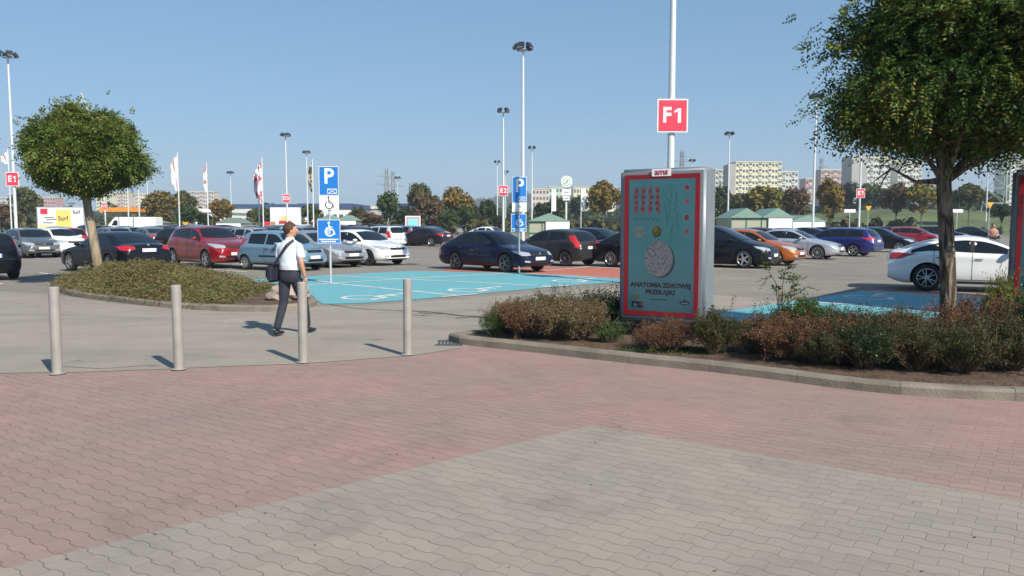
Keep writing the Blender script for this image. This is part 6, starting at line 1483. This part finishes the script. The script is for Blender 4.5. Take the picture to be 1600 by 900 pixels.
# ---- buildings
M['facw'] = mat('facade_white', (0.55, 0.56, 0.52), .8, var=.06, vscale=.2); M['facy'] = mat('facade_yellow', (0.64, 0.61, 0.44), .8, var=.06, vscale=.2); M['facr'] = mat('facade_red', (0.46, 0.27, 0.24), .8); M['facg'] = mat('facade_grey', (0.33, 0.33, 0.32), .8, var=.08, vscale=.2); M['facm'] = mat('facade_mint', (0.42, 0.56, 0.46), .8); M['facp'] = mat('facade_pink', (0.55, 0.46, 0.40), .8); M['win'] = mat('window_glass', (0.08, 0.10, 0.12), .15, coat=.3); M['balc'] = mat('balcony', (0.50, 0.49, 0.44), .8); M['blueroof'] = mat('blue_roof', (0.03, 0.06, 0.16), .6); M['pearoof'] = mat('roof_edge', (0.55, 0.52, 0.38), .8)  # pink facade colour is lightened to carry distance haze
def block(px0, px1, ytop, Y, fac, label, floors=11, bays=8, depth=14, balc=True, ybase=None, side=None, yaw=0.0, group='apartment blocks on the horizon', cat='apartment block', z0=0):
    a = at(px0, ytop, Y); b_ = at(px1, ytop, Y); W_ = b_.x - a.x; H_ = a.z - z0
    root = empty('apartment_block', ((a.x + b_.x) / 2, Y, z0), yaw, label, cat, group)
    b = MB(); b.box((0, depth / 2, H_ / 2), (W_, depth, H_), fac); b.build('wall', root)
    b = MB(); b.box((0, depth / 2, H_ + .35), (W_ + .6, depth + .6, .7), M['pearoof']); b.build('roof', root)
    fh = H_ / floors; bw = W_ / bays; cnt = 0; rest = MB()
    for f in range(floors - 1, -1, -1):
        for k in range(bays):
            x = -W_ / 2 + bw * (k + .5); zc_ = fh * (f + .55); bc = balc and k % 3 == 1
            wd_ = bw * (.86 if bc else .6)
            if cnt < 100: o = link('window', WINM, root, (x, -.06, zc_ + (fh * .1 if bc else 0))); o.scale = (wd_, .12, fh * .46)
            else: rest.box((x, -.06, zc_ + (fh * .1 if bc else 0)), (wd_, .12, fh * .46), M['win'])
            cnt += 1
            if bc: o = link('balcony', BALM[fac is M['facy']], root, (x, -.22, zc_ - fh * .22)); o.scale = (bw * .95, .4, fh * .36)
    if cnt > 100: tag(rest.build('windows', root), kind='stuff')
    return root
def unitbox(name, m): b = MB(); b.box((0, 0, 0), (1, 1, 1), m); return b.mesh(name, None, True)
WINM = unitbox('window', M['win']); BALM = {False: unitbox('balcony', M['balc']), True: unitbox('balcony', M['facy'])}
block(1118, 1138, 266, 520, M['facw'], 'white apartment block edge right of the poster panel', 11, 4)
block(1150, 1221, 254, 480, M['facy'], 'large yellow and white apartment block', 11, 14)
boxb('stair_wing', 1138, 1150, 256, 352, 476, M['facg'], 'grey end wing of the large yellow apartment block', 'building', 14)
block(1218, 1247, 269, 500, M['facw'], 'small white apartment block right of the large yellow one', 9, 6)
block(1283, 1328, 266, 600, M['facr'], 'reddish apartment block left of the grey slab', 10, 9)
block(1259, 1284, 280, 640, M['facr'], 'low reddish block far left of the grey slab', 7, 5)
boxb('slab_gable', 1328, 1356, 243, 352, 455, M['facg'], 'windowless grey gable behind the E3 mast', 'building', 14)
block(1356, 1392, 247, 456, M['facw'], 'white balconied block adjoining the grey gable', 12, 8); block(1392, 1404, 252, 470, M['facp'], 'narrow pinkish stair tower between white blocks', 12, 3, balc=False); block(1404, 1441, 254, 458, M['facw'], 'white block right of the pinkish stair tower', 11, 8)
block(1412, 1441, 292, 400, M['facg'], 'pale low building behind the yellow-green tree', 3, 6, balc=False)
block(832, 858, 296, 620, M['facp'], 'pink block behind the second blue sign', 6, 5, balc=False); block(858, 884, 293, 640, M['facm'], 'mint block left of the round dealership sign', 6, 5, balc=False); block(896, 962, 293, 720, M['facy'], 'long pale yellow block behind the olive-golden tree', 5, 14, balc=False)
block(0, 22, 309, 760, M['facw'], 'pale block at the far left horizon', 9, 6); block(30, 48, 305, 740, M['facw'], 'pale block right of the E1 sign', 9, 5); block(62, 86, 309, 720, M['facr'], 'brick-coloured block above the yellow poster board', 8, 6, balc=False); block(150, 170, 305, 700, M['facy'], 'yellow block behind the leaning trunk', 9, 5); block(172, 200, 301, 720, M['facp'], 'orange-pink block right of the leaning trunk', 10, 7); block(210, 240, 303, 740, M['facy'], 'yellow block behind the orange-green tree', 9, 7); block(295, 334, 300, 700, M['facp'], 'orange and white striped block behind the red flag', 9, 9)
block(1580, 1625, 252, 420, M['facw'], 'white tower at the far right edge', 15, 6)
# retail buildings
def shop(px0, px1, ytop, Y, fac, roof, label, dark=.45, depth=30, nwin=8, roofh=.9):
    a = at(px0, ytop, Y); b_ = at(px1, ytop, Y); W_ = b_.x - a.x; H_ = a.z; root = empty('shop_building', ((a.x + b_.x) / 2, Y, 0), 0, label, 'shop', 'retail buildings beyond the car park')
    b = MB(); b.box((0, depth / 2, H_ / 2 - .3), (W_, depth, H_ - .6), fac); b.build('wall', root); b = MB(); b.box((0, depth / 2, H_ - roofh / 2), (W_ + 1, depth + 1, roofh), roof); b.build('roof', root)
    for k in range(nwin): o = link('window', WINM, root, (-W_ / 2 + W_ * (k + .5) / nwin, -.05, H_ * .45)); o.scale = (W_ / nwin * .6, .12, H_ * .28)
    return root
shop(364, 470, 319, 235, M['white'], M['blueroof'], 'long white shop with dark blue roof left of the D2 sign', roofh=1.0); shop(468, 548, 318, 230, M['white'], M['blueroof'], 'long white shop with dark blue roof behind the first blue sign', roofh=1.4)
shop(295, 344, 326, 200, M['white'], M['white'], 'low white building under the red flag', nwin=4); shop(620, 652, 318, 190, M['white'], M['blueroof'], 'blue-roofed shop left of the brown tree', nwin=3, roofh=2.6); shop(545, 602, 322, 260, M['facg'], M['facw'], 'pale hall behind the olive tree', nwin=4)
shop(1105, 1145, 318, 220, M['facw'], M['facg'], 'pale low building right of the poster panel', nwin=3)
# petrol station canopy
r = empty('petrol_canopy', (at(205, 330, 135).x, 135, 0), 0, 'flat orange petrol station canopy behind the leaning trunk', 'canopy')
b = MB(); b.box((0, 0, at(0, 331, 135).z + .3), (6.6, 8, .7), M['orange']); b.build('roof', r)
for x in (-2.6, 2.6): b = MB(); b.box((x, 0, 1.9), (.3, .3, 3.8), M['white']); b.build('column', r)
for px, Yq, zt_, lab in ((862, 118, 7.0, 'white vertical banner left of the dealership sign'), (908, 118, 7.0, 'white vertical banner right of the dealership sign')):
    p = at(px, 300, Yq); r = empty('banner', (p.x, Yq, 0), 0, lab, 'banner'); b = MB(); b.tube([(0, 0, 0), (0, 0, p.z + .6)], .06, M['polewhite'], 8); b.build('post', r); b = MB(); b.box((.35, 0, p.z - 1.2), (.6, .05, 3.2), M['white']); b.build('cloth', r)
# observation mast top behind the round tree
p = at(127, 145, 60); r = empty('roof_mast', (p.x, 60, 0), 0, 'thin lattice mast with red panel poking above the round tree', 'mast')
b = MB(); b.tube([(0, 0, 0), (0, 0, p.z)], [.12, .05], M['galv'], 8); 
for k in range(6): t = k / 6 * 6.28; b.tube([(.5 * math.cos(t), .5 * math.sin(t), p.z - 1.6), (0, 0, p.z)], .02, M['galv'], 4); b.tube([(.5 * math.cos(t), .5 * math.sin(t), p.z - .8), (.5 * math.cos(t + 1.05), .5 * math.sin(t + 1.05), p.z - .8)], .025, M['galv'], 4); b.tube([(.5 * math.cos(t), .5 * math.sin(t), p.z - 1.6), (.5 * math.cos(t), .5 * math.sin(t), p.z - .8)], .02, M['galv'], 4)
b.build('lattice', r); b = MB(); b.box((-.35, -.5, p.z - 1.75), (.5, .05, .5), M['orange']); b.build('panel', r)
# ---- pylons
M['pylon'] = mat('pylon_steel', (0.30, 0.33, 0.33), .6, .2); M['pylonl'] = mat('pylon_paint', (0.50, 0.55, 0.50), .6)
def pylon(px, ytop, Y, label, wb_, wt, arms, m, th, z0=0):
    p = at(px, ytop, Y); H_ = p.z; r = empty('pylon', (p.x, Y, z0), .3, label, 'pylon', 'electricity pylons'); b = MB(); n = 9
    def wz(z_): t = z_ / H_; return wb_ * (1 - t) ** 1.4 + wt * (1 - (1 - t) ** 1.4)
    lv = [H_ * (1 - (1 - i / n) ** 1.25) if False else H_ * i / n for i in range(n + 1)]
    cs = [(1, 1), (1, -1), (-1, -1), (-1, 1)]
    for c_ in cs: b.tube([(c_[0] * wz(z_) / 2, c_[1] * wz(z_) / 2, z_) for z_ in lv], th, m, 4, smooth=False)
    for i in range(n):
        for k in range(4):
            a, c2 = cs[k], cs[(k + 1) % 4]; z_, z2 = lv[i], lv[i + 1]; w1, w2 = wz(z_) / 2, wz(z2) / 2
            b.tube([(a[0] * w1, a[1] * w1, z_), (c2[0] * w2, c2[1] * w2, z2)], th * .6, m, 4, smooth=False); b.tube([(c2[0] * w1, c2[1] * w1, z_), (a[0] * w2, a[1] * w2, z2)], th * .6, m, 4, smooth=False); b.tube([(a[0] * w1, a[1] * w1, z_), (c2[0] * w1, c2[1] * w1, z_)], th * .6, m, 4, smooth=False)
    b.build('tower', r)
    for (zf, ln) in arms:
        b = MB(); z_ = H_ * zf; w_ = wz(z_) / 2
        for s in (-1, 1):
            b.tube([(s * w_, w_, z_), (s * ln, 0, z_ + .2)], th * .7, m, 4, smooth=False); b.tube([(s * w_, -w_, z_), (s * ln, 0, z_ + .2)], th * .7, m, 4, smooth=False); b.tube([(s * w_, 0, z_ + 1.6), (s * ln, 0, z_ + .2)], th * .7, m, 4, smooth=False)
        b.build('crossarm', r)
pylon(604, 263, 560, 'grey pylon on the horizon right of the first blue sign, left one of two', 5, 1.6, [(.72, 9), (.86, 7)], M['pylon'], .22)
pylon(614, 267, 600, 'grey pylon on the horizon right of the first blue sign, right one of two', 5, 1.6, [(.72, 9), (.86, 7)], M['pylon'], .22)
pylon(1066, 235, 520, 'grey pylon behind the F1 pole', 5.5, 1.6, [(.72, 9), (.86, 7)], M['pylon'], .22)
pylon(1284, 246, 640, 'grey pylon left of the big right tree', 5.5, 1.6, [(.74, 9), (.86, 7)], M['pylon'], .25)
pylon(1578, 150, 150, 'pale green lattice pylon at the right edge', 6.2, 2.2, [(.80, 6), (.92, 5)], M['pylonl'], .09)
# ---- haze
if HAZE:
    mb = MB(); mb.box((200, 1100, 74), (5000, 2500, 152), M['white']); o = mb.build('haze'); o.data.materials.clear(); hm = bpy.data.materials.new('haze'); hm.use_nodes = True; nt = hm.node_tree; nt.nodes.remove(nt.nodes['Principled BSDF'])
    pv = nt.nodes.new('ShaderNodeVolumePrincipled'); pv.inputs['Color'].default_value = (0.78, 0.86, 1, 1); pv.inputs['Density'].default_value = HAZE; nt.links.new(pv.outputs[0], nt.nodes['Material Output'].inputs['Volume']); o.data.materials.append(hm); tag(o, 'thin blue haze of the warm day over the horizon', 'haze', kind='stuff')
